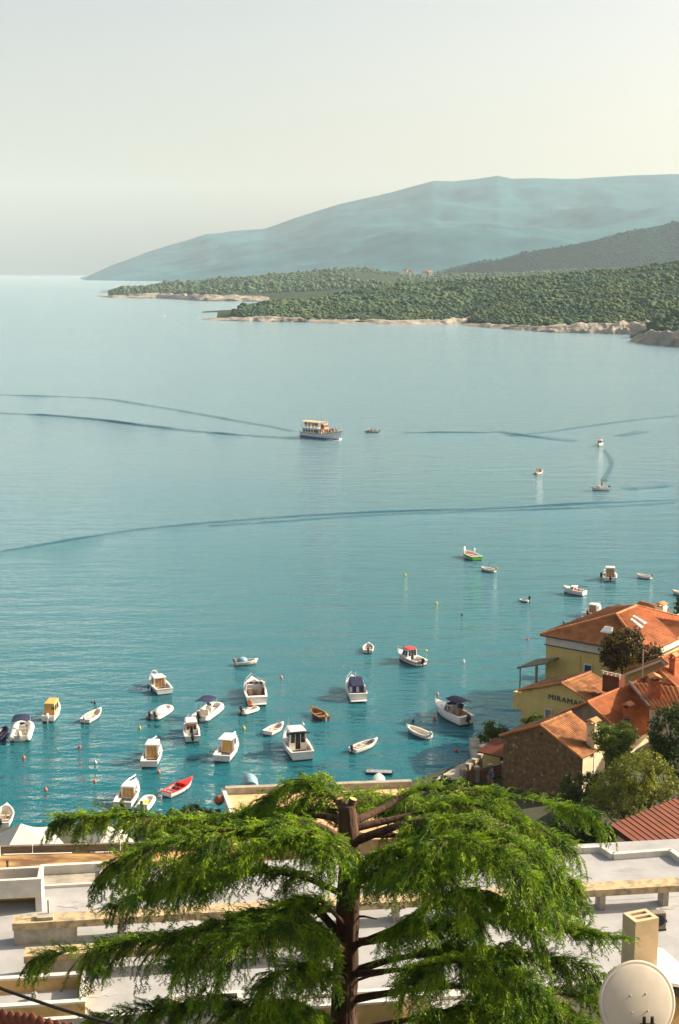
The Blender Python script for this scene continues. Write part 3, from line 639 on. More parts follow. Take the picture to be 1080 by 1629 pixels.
dinghy("green sided open boat with pale fenders standing on its rail", 749, 888, 118, 5.4, 2.15, mo=M_GREENB, mg=M_GEL, fs=.62, fb=.9, transom=.92, extras=green_extra, name="open_boat")
dinghy("small white boat with a thin mast near the green sided boat", 777, 909, 150, 2.9, 1.2, motor=M_TAN, extras=lambda r, L, B: (MB().tube([(.1, 0, .3), (0, 0, 1.35)], .02, 5).build("mast", M_BLACK, r), MB().tube([(.0, 0, 1.3), (-1.2, 0, 1.5)], .025, 5).build("boom", M_BLACK, r)))
cabin_boat("white boat with a low red hatch and a raised awning boom", 914, 945, 150, 4.0, 1.6, cab=(-.02, .25, .45), door=M_REDB, rails=False, extras=lambda r, L, B: (MB().tube([(-.5, 0, .5), (-.8, 0, 1.3), (-2.0, 0, 1.25)], .04, 6).build("boom", M_BLACK, r)))
cabin_boat("dark windowed boat with two black outboards", 970, 921, 92, 4.8, 2.3, cab=(-.14, .2, 1.15), door=M_TEAK, motor=M_BLACK, extras=lambda r, L, B: outboard(r, -.4, .5, M_BLACK, y=B * .62, s=1.2))
dinghy("small white rowing boat beyond the dark windowed boat", 1025, 920, 156, 2.7, 1.15, motor=M_GREY)
rib("tiny grey inflatable with a dark seat", 834, 957, 150, 1.9, 1.0, console=False, tubes=M_GREY)
cabin_boat("white cabin boat moored just off the hipped roof", 944, 978, 70, 4.6, 1.95, cab=(-.1, .22, .8), door=M_TEAK, motor=M_BLACK)
dinghy("white boat showing past the white chimneyed house", 1086, 947, 160, 3.4, 1.4)
dinghy("little boat under a striped green and white cover against the sandy flat roof", 602, 1247, 88, 2.2, 1.25, mo=M_NAVY, cover=(mat("mint_cover", (.42, .56, .48), .6), .3), seats=False)
raft = thing("floating_raft", "low dark mooring raft lying on the water", "raft", on(603, 1230, 0), math.radians(-6))
for k in range(6): MB().box((-0.95 + k * .38, 0, .16), (.36, .7, .07)).build("plank", M_GREY, raft)
for s in (-.25, .25): MB().tube([(-1.2, s, .04), (1.2, s, .04)], .13, 8).build("float", M_BLACK, raft)
dinghy("upturned looking boat under a domed pale blue cover", 397, 1253, 94, 2.3, 1.6, cover=(M_BLUEC, .8), seats=False, mo=M_BLUEC, mg=M_BLUEC)

# --- under way --------------------------------------------------------------
def tour_boat():
    p = on(513, 697, 0); L, B = 16.5, 4.4
    r = thing("tour_boat", "white excursion ship with an awning and crowded foredeck", "ship", p, math.radians(-44)); r.scale = (.88, .88, .84)
    n = 20; secs = []
    for k in range(n):
        t = k / (n - 1); w = (.78 + .22 * math.sin(min(1, t / .4) * math.pi / 2)) if t < .5 else 1 - ((t - .5) / .5) ** 2.3
        z = 1.35 + 1.5 * max(0, t - .35) ** 1.7 / .65 ** 1.7 + .25 * (1 - min(1, t / .3)); x = -L / 2 + t * L * .93; secs.append((t, x, x + .07 * L * t ** 2.5, max(.03, w * B / 2), z))
    h = MB(); rg = [[(xs, w, z), ((x + xs) / 2, w * .97, z * .5), (x, w * .86, .35), (x, w * .8, -.3), (x, -w * .8, -.3), (x, -w * .86, .35), ((x + xs) / 2, -w * .97, z * .5), (xs, -w, z)] for t, x, xs, w, z in secs]
    h.loft(rg, cap=False, closed=False); h.add(rg[0], [tuple(range(8))]); hb = h.build("hull", mat("ship_white", (.78, .80, .80), .4), r)
    s = MB()
    for sg in (1, -1): s.loft([[(x + .01, sg * (w * .865 + .03), .38), (x, sg * (w * .80 + .03), -.2)] for t, x, xs, w, z in secs], cap=False, closed=False)
    s.build("boot_stripe", mat("ship_blue", (.02, .12, .28), .5), hb)
    g = MB()
    for sg in (1, -1): g.tube([(xs, sg * w, z) for t, x, xs, w, z in secs], .09, 6)
    g.build("rubbing_strake", M_TEAK, hb)
    d = MB(); d.loft([[(xs, w - .05, z - .55), (xs, -w + .05, z - .55)] for t, x, xs, w, z in secs[:-1]], cap=False, closed=False); d.build("deck", M_TEAK, r)
    a = MB().box((-3.2, 0, 1.9), (7.4, 3.5, 2.0)); sal = a.build("saloon", M_GEL, r)
    for k in range(6):
        for sg in (1, -1): MB().box((-6.2 + k * 1.15, sg * 1.76, 2.2), (.8, .03, .8)).build("window", M_GLASS, sal)
    MB().box((-3.3, 0, 2.98), (8.0, 4.0, .12)).build("upper_deck", M_GEL, r)
    wh = MB(); wh.loft([[(.2, 1.1, 3.05), (1.7, .9, 3.05), (1.7, -.9, 3.05), (.2, -1.1, 3.05)], [(.3, 1.0, 4.6), (1.3, .85, 4.6), (1.3, -.85, 4.6), (.3, -1.0, 4.6)]]); w_ = wh.build("wheelhouse", mat("orange_lit", (.62, .20, .04), .4), r)  # orange light on the wheelhouse put into its colour
    for y in (-.6, 0, .6): MB().box((1.56, y, 4.0), (.06, .45, .6), M=Matrix.Rotation(-.25, 4, 'Y')).build("window", M_GLASS, w_)
    for sg in (1, -1): MB().box((.8, sg * 1.03, 4.0), (.7, .05, .6)).build("window", M_GLASS, w_)
    aw = MB(); rings = []
    for k in range(7): y = (k / 6 - .5) * 4.1; z = 5.0 + .22 * (1 - (k / 3 - 1) ** 2); rings.append([(-7.4, y, z), (.6, y, z), (.6, y, z - .1), (-7.4, y, z - .1)])
    aw.loft(rings); aw.build("awning", mat("sand_awning", (.55, .45, .27), .8, var=.1), r)
    for x in (-7.2, -4.7, -2.2, .3):
        for sg in (1, -1): MB().tube([(x, sg * 1.95, 3.0), (x, sg * 1.95, 5.0)], .05, 6).build("awning_post", M_GEL, r)
    for zz in (3.5, 4.0):
        for sg in (1, -1): MB().tube([(-7.3, sg * 1.97, zz), (.3, sg * 1.97, zz)], .03, 5).build("guard_rail", M_GEL, r)
    for sg in (1, -1): MB().tube([(xs, sg * max(.02, w - .1), z + .75) for t, x, xs, w, z in secs if t > .45], .035, 5).build("bow_rail", M_GEL, r)
    for t, x, xs, w, z in secs:
        if t > .45:
            for sg in (1, -1): MB().tube([(xs, sg * max(.02, w - .1), z - .2), (xs, sg * max(.02, w - .1), z + .75)], .03, 5).build("rail_post", M_GEL, r)
    MB().tube([(-.2, 0, 5.0), (-.3, 0, 8.0)], [.09, .04], 6).build("mast", M_TEAK, r); MB().tube([(-1.8, 0, 5.1), (-1.8, 0, 6.8)], .04, 5).build("mast", M_TEAK, r)
    MB().box((-.3, 0, 6.6), (.1, 1.0, .08)).build("spreader", M_TEAK, r)
    MB().tube([(secs[-2][1] + .4, .35, 1.6), (secs[-2][1] + .1, .42, .9)], [.05, .16], 6).build("anchor", M_BLACK, r)
    fo = MB(); fo.loft([[(secs[-1][1] + .25 - q * .5, sg * (.15 + q * .33 + .25 * j), .03 + .12 * math.sin(q * 1.3 + 1) * (1 - j)) for q in range(7) for j in (0,)] + [(secs[-1][1] + .4 - q * .5, sg * (.5 + q * .55), .02) for q in reversed(range(7))] for sg in (1,)] * 1 + [[(secs[-1][1] + .25 - q * .5, -(.15 + q * .33), .05) for q in range(7)] + [(secs[-1][1] + .4 - q * .5, -(.5 + q * .55), .02) for q in reversed(range(7))]], cap=True)
    foam = fo.build("bow_wave", mat("foam", (.8, .82, .8), .9), None); foam.location = p; foam.rotation_euler = r.rotation_euler; foam.scale = (.88, .88, .84); tag(foam, "white foam curling at the excursion ship's stem", kind="stuff")
    tops = ["red", "white", "orange", "blue", "bare", "yellow", "dark", "white", "red", "bare"]
    R = Matrix.Rotation(math.radians(-44), 4, 'Z') @ Matrix.Diagonal((.88, .88, .84, 1)); k = 0; g = "passengers on the excursion ship"
    W_ = lambda tp: 'bare torso' if tp == 'bare' else tp + ' top'
    ORD = "first second third fourth fifth sixth seventh eighth ninth tenth eleventh twelfth".split(); spots = []
    for i in range(24):
        t = .5 + .44 * ((i * .381) % 1); q = secs[int(t * (n - 1))]; spots.append((t, i, q, (q[3] - .35) * (1 if i % 2 else -1) * (.4 + .6 * ((i * .618) % 1))))
    for sd in (1, -1):
        for k, (t, i, q, y) in enumerate(sorted([e for e in spots if e[3] * sd > 0], reverse=True)):
            tp = tops[i % 10]
            person(f"passenger with {W_(tp)}, {ORD[k]} from the stem on the excursion ship's {'port' if sd > 0 else 'starboard'} foredeck", p + R @ Vector((q[1], y, q[4] - .55)), -44 + i * 67, tp, False, g)
    for i in range(12):
        tp = tops[(i * 3) % 10]
        person(f"passenger with {W_(tp)}, {ORD[i]} from the stern under the excursion ship's awning", p + R @ Vector((-6.6 + i * .52, 1.45 * (-1 if i % 3 else 1), 3.04)), -44 + i * 51, tp, False, g)
tour_boat()
b = dinghy("small open motor boat with people crossing ahead of the excursion ship", 592, 688, 178, 4.6, 1.7, mo=M_GREY, motor=M_BLACK, seats=True, name="open_boat")
for i, (dx, tp) in enumerate(((-.9, "red"), (.1, "dark"), (.9, "white"))):
    person(f"person in {tp} top sitting in the open boat ahead of the excursion ship", b.location + Vector((-dx, .1, .12)), 178, tp, True)
b = cabin_boat("little white boat heading in, on its own past the crossing wakes", 954, 709, -95, 4.2, 1.9, cab=(-.2, .15, .9), door=None, motor=None, name="motor_boat", fs=.5, fb=.8)
person("person in red standing in the little boat past the crossing wakes", b.location + Vector((.1, 1.1, .2)), -90, "red")
b = dinghy("little boat with two people heading out from the moorings", 857, 754, 60, 3.6, 1.5, motor=M_BLACK, name="motor_boat")
person("person in orange sitting in the little outbound boat", b.location + Vector((.25, -.2, .12)), 60, "orange", True); person("person in white sitting in the little outbound boat", b.location + Vector((-.25, .5, .12)), 60, "white", True)
b = cabin_boat("small white motor boat with a green canopy towing a long wake", 955, 780, 205, 4.2, 1.9, cab=(.05, .3, .35), door=None, top=M_GREENB if False else mat("dark_green_canvas", (.02, .09, .07), .8), motor=M_BLACK, name="motor_boat", fs=.5, fb=.7)
person("person in bare torso steering under the dark green canopy", b.location + Vector((.3, .1, .2)), 205, "bare")
for lab, px, py, h in (("white speck of a boat lying under the warm tan rock ledge", 421, 510.5, 20), ("lone white boat off the further headland", 262, 503, 70)):
    dinghy(lab, px, py, h, 4.0, 1.8, fs=.7, fb=.9, seats=False, name="distant_boat")

# --- wakes: real ridges on the sea --------------------------------------------
def wake(label, path, width, amp, waves=2, seed=0, step=1.2, fade=(0.15, 0.15)):
    P = [on(x, y, 0) for x, y in path]; D = [0]
    for a, b2 in zip(P[:-1], P[1:]): D.append(D[-1] + (b2 - a).length)
    s = np.arange(0, D[-1], step); X = np.interp(s, D, [p.x for p in P]); Y = np.interp(s, D, [p.y for p in P])
    k = 15; pad = np.pad(X, k, mode='edge'); X = np.convolve(pad, np.ones(2 * k + 1) / (2 * k + 1), 'valid'); pad = np.pad(Y, k, mode='edge'); Y = np.convolve(pad, np.ones(2 * k + 1) / (2 * k + 1), 'valid')
    Y += fbm(np.stack([s / 35, s * 0 + seed], 1), 2, seed) * 1.2
    tx, ty = np.gradient(X), np.gradient(Y); ln = np.hypot(tx, ty); nx, ny = -ty / ln, tx / ln
    width *= .72; amp *= .85; nu = 12 * waves + 1; u = np.linspace(-1, 1, nu)
    env = np.cos(u * math.pi / 2) ** 2
    q = s / D[-1]; along = np.clip(q / fade[0], 0, 1) * np.clip((1 - q) / fade[1], 0, 1)
    nz = 0.55 + 0.75 * fbm(np.stack([s / 16, s * 0 + seed + .5], 1), 3, seed)
    ph = np.cos(u[None, :] * math.pi * waves + fbm(np.stack([np.repeat(s[:, None] / 10, nu, 1), np.repeat(u[None, :] * 1.5, len(s), 0)], -1), 2, seed) * 1.0)
    uu = ((u + 1) / 2 * waves) % 1.0; saw = np.interp(uu, [0, .12, .72, .88, 1], [0, .05, 1, .2, 0]) * np.sqrt(env)
    Z = 0.012 + amp * 1.5 * (saw[None, :] * 1.0 + .15 * env[None, :] * ph) * (along * np.clip(nz, .12, 1.3))[:, None]; Z = np.maximum(Z, .006)
    V = np.stack([X[:, None] + nx[:, None] * u[None] * width / 2, Y[:, None] + ny[:, None] * u[None] * width / 2, Z], -1)
    F = grid_faces(len(s), nu); zf = Z.ravel()[F].max(1); F = F[zf > amp * .10]      # only the ridges themselves
    o = np_mesh("wake", V.reshape(-1, 3), F, M_WAKE, smooth=True, up=True); tag(o, label, kind="stuff"); return o
wake("dark wake trailing from the excursion ship", [(-60, 654), (0, 657), (120, 663), (250, 680), (350, 691), (420, 695), (480, 697)], 6, .5, 2, 1)
wake("fainter outer arm of the excursion ship's wake", [(-60, 626), (0, 628), (150, 632), (300, 655), (420, 677), (478, 690)], 5, .2, 2, 2)
wake("thin wake of the small open boat", [(606, 688), (690, 687), (760, 687), (810, 690)], 5, .32, 2, 3)
wake("crossing wake on the open bay", [(770, 684), (820, 691), (880, 699), (948, 706)], 7, .34, 2, 4)
wake("faint wake running out past the little boats", [(790, 696), (890, 685), (980, 671), (1090, 660)], 5, .18, 2, 5)
wake("short broken wake ridge", [(965, 697), (1000, 691), (1040, 684)], 7, .35, 2, 6)
wake("curling wake of the incoming boat", [(955, 768), (968, 752), (976, 738), (970, 724), (955, 712)], 1.6, .09, 2, 7)
wake("wake of the green canopied motor boat", [(966, 781), (1000, 778), (1045, 773), (1095, 768)], 5, .40, 2, 8)
wake("long dark wake line crossing the whole bay", [(-40, 884), (0, 879), (60, 866), (130, 855), (250, 838), (400, 825), (600, 813), (750, 808), (900, 801), (1000, 798), (1100, 794)], 2.6, .26, 2, 9, step=.8)
wake("second thin ridge beside the long wake line", [(300, 838), (450, 828), (620, 818), (800, 810), (960, 804), (1100, 800)], 3, .16, 2, 10, step=.8)
wake("short wake of the outbound boat", [(815, 757), (835, 757), (853, 754)], 3, .2, 2, 11)

# --- buoys ---------------------------------------------------------------------
BU = {"red": mat("buoy_red", (.62, .06, .04), .45), "orange": mat("buoy_orange", (.62, .16, .06), .45), "yellow": mat("buoy_yellow", (.65, .52, .05), .45), "white": mat("buoy_white", (.72, .66, .62), .45), "black": mat("buoy_black", (.02, .02, .025), .5), "pink": mat("buoy_pink", (.6, .25, .25), .45)}
BUO = [("red", 126, 1190, "beside the tan canvas boat"), ("orange", 38, 1206, "below the flat navy canopy inflatable"), ("orange", 151, 1244, "alone in the shallows"), ("orange", 73, 1257, "nearest the beach tents"), ("orange", 253, 1229, "under the boat with wooden panels"),
       ("yellow", 222, 1159, "below the covered cream inflatable"), ("white", 152, 1214, "small and alone between two orange ones"), ("pink", 448, 1078, "past the broad cruiser"), ("yellow", 388, 1159, "behind the broad cruiser"), ("white", 482, 1153, "between the pilothouse boat and wooden boat"),
       ("pink", 696, 1105, "past the speedboat"), ("white", 738, 1053, "past the red roofed boat"), ("red", 839, 1018, "off the yellow house"), ("black", 735, 979, "in open water"), ("yellow", 645, 915, "farthest out, alone on open water"), ("yellow", 694, 960, "near the black buoy on open water"), ("yellow", 1073, 960, "by the white chimneyed house"),
       ("red", 726, 1195, "off the red roofed hut"), ("black", 657, 1148, "by the slim cream rowing boat"), ("red", 691, 1144, "at the speedboat's bow"), ("black", 897, 991, "off the hipped roof"), ("red", 588, 1229, "at the end of the mooring raft"), ("black", 151, 1119, "past the boat with a pennant")]
for c, px, py, where in BUO:
    w = MB(); rr = .19 if py > 1000 else .22
    w.lathe([(.02, -.2), (rr * .8, -.12), (rr, .02), (rr * .8, .2), (rr * .35, .3), (.05, .33), (.05, .42), (.01, .43)], 10)
    o = w.build("mooring_buoy", BU[c], None, smooth=True); o.location = on(px, py, 0.0); o.rotation_euler = (rnd.uniform(-.25, .25), rnd.uniform(-.25, .25), 0)
    o.scale = (.78, .78, .78)
    tag(o, f"{c} mooring buoy {where}", "buoy", "mooring buoys")
# ================================================================ the town
M_MEMB = mat("roof_membrane", (0.40, 0.40, 0.39), 0.75, col2=(0.29, 0.29, 0.28), scale=0.55, detail=8, bump=0.02, bscale=9, thr=(.25, .62))
M_WHITEW = mat("white_plaster", (0.62, 0.59, 0.52), 0.8, var=0.10, scale=1.2, bump=0.02)
M_CREAMW = mat("cream_plaster", (0.62, 0.52, 0.34), 0.85, var=0.14, scale=1.0, bump=0.03)
M_OCHRE = mat("ochre_plaster", (0.52, 0.35, 0.14), 0.85, var=0.16, scale=0.9, bump=0.03)
M_YELLOW = mat("yellow_plaster", (0.60, 0.47, 0.17), 0.85, var=0.10, scale=0.8, bump=0.02)
M_LICHEN = mat("lichen_concrete", (0.53, 0.40, 0.22), 0.95, col2=(0.26, 0.21, 0.14), scale=2.2, detail=9, bump=0.06, bscale=9, thr=(.36, .55))
M_CONC = mat("concrete", (0.46, 0.42, 0.33), 0.9, col2=(0.28, 0.25, 0.19), scale=1.4, detail=8, bump=0.03)
M_DARKC = mat("dark_opening", (0.03, 0.032, 0.034), 0.9, var=.3)
M_EARTHR = mat("ochre_gravel", (0.58, 0.36, 0.13), 0.95, col2=(0.17, 0.09, 0.04), scale=0.45, detail=9, bump=0.08, bscale=5, thr=(.40, .58), stretch=(.6, 1.5, 1))
M_SANDR = mat("sandy_roof", (0.66, 0.44, 0.22), 0.95, col2=(0.40, 0.25, 0.11), scale=0.5, detail=9, bump=0.05, bscale=6, thr=(.30, .55))
M_TILE = mat("terracotta", (0.55, 0.190, 0.060), 0.8, col2=(0.30, 0.085, 0.028), scale=0.7, detail=8, bump=0.04, thr=(.3, .65))
M_TILEP = mat("pale_terracotta", (0.62, 0.27, 0.10), 0.8, col2=(0.36, 0.12, 0.04), scale=0.9, detail=8, bump=0.04, thr=(.3, .65))
M_TILEO = mat("weathered_terracotta", (0.52, 0.23, 0.085), 0.85, col2=(0.20, 0.085, 0.035), scale=0.8, detail=9, bump=0.05, thr=(.36, .62))
M_REDR = mat("red_roofing", (0.185, 0.044, 0.014), 0.75, col2=(0.095, 0.022, 0.008), scale=1.0, detail=8, bump=0.03, thr=(.3, .7))
M_BRICK = mat("chimney_brick", (0.50, 0.15, 0.05), 0.85, col2=(0.28, 0.075, 0.03), scale=3, detail=6, bump=0.05)
M_STONE = mat("brown_rubble", (0.25, 0.165, 0.080), 0.95, col2=(0.11, 0.072, 0.038), scale=2.6, detail=9, bump=0.15, bscale=7)
M_PALES = mat("pale_rubble", (0.46, 0.34, 0.18), 0.9, col2=(0.26, 0.18, 0.09), scale=4, detail=6, bump=0.1)
M_GREYP = mat("grey_plaster", (0.30, 0.25, 0.20), 0.9, col2=(0.19, 0.155, 0.12), scale=1.2, detail=8, bump=0.03)
M_BLUEW = mat("blue_shutter", (0.015, 0.04, 0.11), 0.5, var=.2)
M_WOODG = mat("grey_timber", (0.26, 0.22, 0.16), 0.9, col2=(0.12, 0.10, 0.07), scale=2, stretch=(.4, 6, 6), bump=0.05)
M_TENT = mat("tent_cloth", (0.62, 0.58, 0.50), 0.8, var=0.04, scale=.8)
M_LEAD = mat("lead_flashing", (0.08, 0.09, 0.10), 0.5, var=.2)
M_TANP = mat("tan_render", (0.62, 0.46, 0.27), 0.9, var=0.12, scale=1.6, bump=0.03, bscale=14)
M_RUST = mat("rusty_pipe", (0.035, 0.025, 0.02), 0.6, var=.3, metal=.3)
M_SOIL = mat("town_soil", (0.07, 0.07, 0.04), 0.95, col2=(0.035, 0.045, 0.02), scale=.3, detail=8)

# the land under the town: a shelf at the water that climbs towards the camera
coast = [(-90, 104), (-45, 106), (-20, 108.5), (-8, 111), (2, 114), (9, 121), (14, 127), (19, 137), (27, 150), (38, 172), (60, 200), (95, 240)]
gx = np.arange(-90, 96, 2.5); gy = np.linspace(0, 1, 50)
cy = np.interp(gx, [c[0] for c in coast], [c[1] for c in coast])
V = np.zeros((50, len(gx), 3)); V[..., 0] = gx[None]; V[..., 1] = cy[None] + (gy[:, None] * (6 - cy[None])); dep = cy[None] - V[..., 1]
V[..., 2] = np.minimum(np.interp(dep, [0, .6, 8, 30, 60], [-1.5, 0.9, 1.2, 2.2, 40]), np.interp(V[..., 1], [6, 20, 36, 46, 58, 80], [33, 27, 14, 7, 5, 4.5])) + fbm(V[..., :2] / 6, 3, 40) * .25 * np.clip(dep / 6, 0, 1)
tag(np_mesh("ground", V.reshape(-1, 3), grid_faces(50, len(gx)), M_SOIL, smooth=True), "sloping ground under the town", kind="structure")

def px_of(P):
    d = P.y * CP + (CAMZ - P.z) * SP; return W0 / 2 + P.x / d * FPX
def solve_px(A, d, px, smax=60.0):
    lo, hi = 0.0, smax; f = lambda s: px_of(A + d * s) - px
    if f(lo) * f(hi) > 0: return smax * .5
    for _ in range(50):
        m = (lo + hi) / 2
        if f(lo) * f(m) <= 0: hi = m
        else: lo = m
    return (lo + hi) / 2

def tiled(root, eL, eR, rR, rL, m, pitch=.26, course=.42, amp=.045, name="tile_courses", lip=.05):
    """a pantiled slope: rounded columns and stepped courses as real relief; eL..rL are its corners"""
    eL, eR, rR, rL = map(Vector, (eL, eR, rR, rL))
    wid = max((eR - eL).length, (rR - rL).length); ln = max((rL - eL).length, (rR - eR).length)
    nrm = (eR - eL).cross(rL - eL) 
    if nrm.length < 1e-6: nrm = (eR - eL).cross(rR - eR)
    nrm.normalize()
    if nrm.z < 0: nrm = -nrm
    nc = max(2, int(wid / pitch)) * 6 + 1; nr = max(1, int(ln / course))
    u = np.linspace(0, 1, nc); prof = amp * np.sin(np.linspace(0, math.pi * 2 * ((nc - 1) / 6), nc)); prof = np.where(prof > 0, prof, prof * .8)
    rows = []
    for k in range(nr):
        rows += [(k / nr, lip), ((k + 1) / nr - 1e-4, 0.0)]
    A = np.array(eL)[None] * (1 - u)[:, None] + np.array(eR)[None] * u[:, None]; Bp = np.array(rL)[None] * (1 - u)[:, None] + np.array(rR)[None] * u[:, None]
    jit = RNG.uniform(-.012, .012, (len(rows), nc))
    V = np.stack([A * (1 - t) + Bp * t + np.array(nrm)[None] * (prof + l + .02)[:, None] for t, l in rows]) + jit[..., None] * np.array(nrm)
    low = V[:1] - np.array(nrm) * (.08 + lip)
    V = np.concatenate([low, V])
    o = np_mesh(name, V.reshape(-1, 3), grid_faces(V.shape[0], nc), m, root); o["kind"] = "stuff"; return o

def ridge_tiles(root, a, b, m, r=.13, step=.42):
    a, b = Vector(a), Vector(b); n = max(1, int((b - a).length / step)); d = (b - a) / n
    mb = MB()
    for k in range(n): mb.tube([a + d * k - Vector((0, 0, .03)), a + d * (k + 1.06) - Vector((0, 0, .05))], [r * 1.08, r * .92], 8)
    o = mb.build("ridge_tiles", m, root); o["kind"] = "stuff"; return o

THETA = math.radians(42)
def house_axes(th): return Vector((math.cos(th), -math.sin(th), 0)), Vector((math.sin(th), math.cos(th), 0))
def chimney(root, c, w, d, h, m=None, cap=None, pot=False, name="chimney"):
    b = MB(); b.box((c[0], c[1], c[2] + h / 2), (w, d, h)); o = b.build(name, m or M_BRICK, root)
    MB().box((c[0], c[1], c[2] + h + .05), (w + .14, d + .14, .10)).build("chimney_collar", m or M_BRICK, o)
    if cap:
        for sx in (-1, 1): MB().box((c[0] + sx * w * .38, c[1], c[2] + h + .24), (w * .2, d * .9, .28)).build("cap_pier", m or M_BRICK, o)
        k = MB(); hw, hd = w / 2 + .12, d / 2 + .12; z = c[2] + h + .38
        k.add([(c[0] - hw, c[1] - hd, z), (c[0] + hw, c[1] - hd, z), (c[0] + hw, c[1] + hd, z), (c[0] - hw, c[1] + hd, z), (c[0], c[1] - hd, z + .25), (c[0], c[1] + hd, z + .25)], [(0, 1, 4), (1, 2, 5, 4), (2, 3, 5), (3, 0, 4, 5), (3, 2, 1, 0)]); k.build("chimney_cap", M_TILEP, o)
    if pot: MB().box((c[0], c[1], c[2] + h + .13), (w * .6, d * .6, .06)).build("flue", M_DARKC, o)
    return o
def gable_house(name, label, A, base_z, th, w, l, ridge_dz, wall, side, roof, over=.28, cat="house", apex=.5, pitch=.26, back_drop=0):
    """A = world point of the near end's outer eave corner; local x across the gable, y along the ridge"""
    r = thing(name, label, cat, (A.x, A.y, base_z), -th); eh = A.z - base_z; rh = eh + ridge_dz; xa = w * apex
    MB().add([(0, 0, -2), (w, 0, -2), (w, 0, eh), (xa, 0, rh), (0, 0, eh), (0, .3, -2), (w, .3, -2), (w, .3, eh), (xa, .3, rh), (0, .3, eh)], [(0, 1, 2, 3, 4), (9, 8, 7, 6, 5), (0, 5, 6, 1), (2, 7, 8, 3), (3, 8, 9, 4)]).build("gable_wall", wall, r)
    MB().add([(0, l, -2), (w, l, -2), (w, l, eh), (xa, l, rh), (0, l, eh), (0, l - .3, -2), (w, l - .3, -2), (w, l - .3, eh), (xa, l - .3, rh), (0, l - .3, eh)], [(4, 3, 2, 1, 0), (5, 6, 7, 8, 9), (2, 3, 8, 7), (3, 4, 9, 8)]).build("gable_wall", wall, r)
    MB().box2((w - .3, .302, -2), (w - .002, l - .302, eh)).build("side_wall", side, r); MB().box2((.002, .302, -2), (.3, l - .302, eh)).build("side_wall", wall, r)
    def slope(x0, z0, x1, z1, nm="roof_slope"):
        d = Vector((x1 - x0, 0, z1 - z0)); d.normalize(); e = Vector((x0, 0, z0)) - d * over
        P = [Vector((e.x, -over, e.z)), Vector((e.x, l + over, e.z)), Vector((x1, l + over, z1)), Vector((x1, -over, z1))]
        s = MB(); s.slab([p + Vector((0, 0, .06)) for p in P], .10); so = s.build(nm, roof, r)
        q = [p + Vector((0, 0, .075)) for p in P]
        if x0 < x1: tiled(so, q[1], q[0], q[3], q[2], roof, pitch)
        else: tiled(so, q[0], q[1], q[2], q[3], roof, pitch)
        return so
    slope(0, eh, xa, rh); slope(w, eh, xa, rh)
    ridge_tiles(r, (xa, -over, rh + .12), (xa, l + over, rh + .12), roof)
    for s, x0, z0 in ((1, 0, eh), (-1, w, eh)):       # verge tiles along the near gable
        ridge_tiles(r, (x0 + (-over if s > 0 else over) * .8, -over, z0 + .05), (xa, -over, rh + .12), M_TILEP, .10)
    r["eh"], r["rh"] = eh, rh
    return r
def window(root, c, w, h, axis, m=None, frame=None, proud=.03):
    """window on a wall; axis 'y-' faces -y, 'x+' faces +x"""
    sz = (w, .1, h) if axis[0] == 'y' else (.1, w, h); off = {'y-': Vector((0, -1, 0)), 'x+': Vector((1, 0, 0)), 'x-': Vector((-1, 0, 0))}[axis]
    f = MB(); t = .12
    for a, b2 in (((-w / 2 - t / 2, 0), (t, h + 2 * t)), ((w / 2 + t / 2, 0), (t, h + 2 * t)), ((0, h / 2 + t / 2), (w, t)), ((0, -h / 2 - t / 2), (w, t))):
        if axis[0] == 'y': f.box((c[0] + a[0], c[1] + off.y * proud, c[2] + a[1]), (b2[0], .12, b2[1]))
        else: f.box((c[0] + off.x * proud, c[1] + a[0], c[2] + a[1]), (.12, b2[0], b2[1]))
    o = MB().box(Vector(c) - off * .035, sz).build("window", m or M_GLASS, root); f.build("window_frame", frame or M_WHITEW, o); return o

# --- rubble-stone house --------------------------------------------------------
A = at(801, 1170, 113.5); eW, eR_ = house_axes(THETA)
w = solve_px(A, eW, 924, 20); zr = at(863, 1153, (A + eW * w * .5).y).z - A.z
l = solve_px(A + eW * w * .5 + Vector((0, 0, zr)), eR_, 902, 30)
SH = gable_house("stone_house", "brown rubble stone house with a blank gable and weathered tile roof", A, 2.0, THETA, w, max(l, 4.0), max(zr, 1.3), M_STONE, M_CREAMW, M_TILEO)
eh, rh = SH["eh"], SH["rh"]
def rubble(n, m, smin, smax, proud, name, z0=-1.0):
    mb = MB(); k = 0
    while k < n:
        x = rnd.uniform(.1, w - .1); z = rnd.uniform(z0, rh - .2); lim = eh + (rh - eh) * (1 - abs(x - w / 2) / (w / 2)) - .25
        if z > lim: continue
        s = rnd.uniform(smin, smax); hgt = s * rnd.uniform(.5, .9); pts = [(x + s * .5 * math.cos(a) * rnd.uniform(.75, 1.1), z + hgt * .5 * math.sin(a) * rnd.uniform(.75, 1.1)) for a in np.linspace(0, 2 * math.pi, 7)[:-1]]
        d = rnd.uniform(.3, 1) * proud
        mb.loft([[(p[0], .02, p[1]) for p in pts], [(p[0], -d * .7, p[1]) for p in pts], [(x + (p[0] - x) * .7, -d, z + (p[1] - z) * .7) for p in pts]]); k += 1
    o = mb.build(name, m, SH); o["kind"] = "stuff"; return o
rubble(650, M_STONE, .22, .5, .07, "rubble_stones")
for k in range(22):
    x = rnd.uniform(.3, w - .4); z = rnd.uniform(.2, eh + .6); s = rnd.uniform(.12, .34)
    pts = [(x + s * .5 * math.cos(a) * rnd.uniform(.6, 1.2), z + s * .5 * math.sin(a) * rnd.uniform(.6, 1.2)) for a in np.linspace(0, 2 * math.pi, 8)[:-1]]
    MB().loft([[(p[0], 0, p[1]) for p in pts], [(p[0], -.06, p[1]) for p in pts], [(x + (p[0] - x) * .6, -.10, z + (p[1] - z) * .6) for p in pts]]).build("stone", M_PALES, SH)
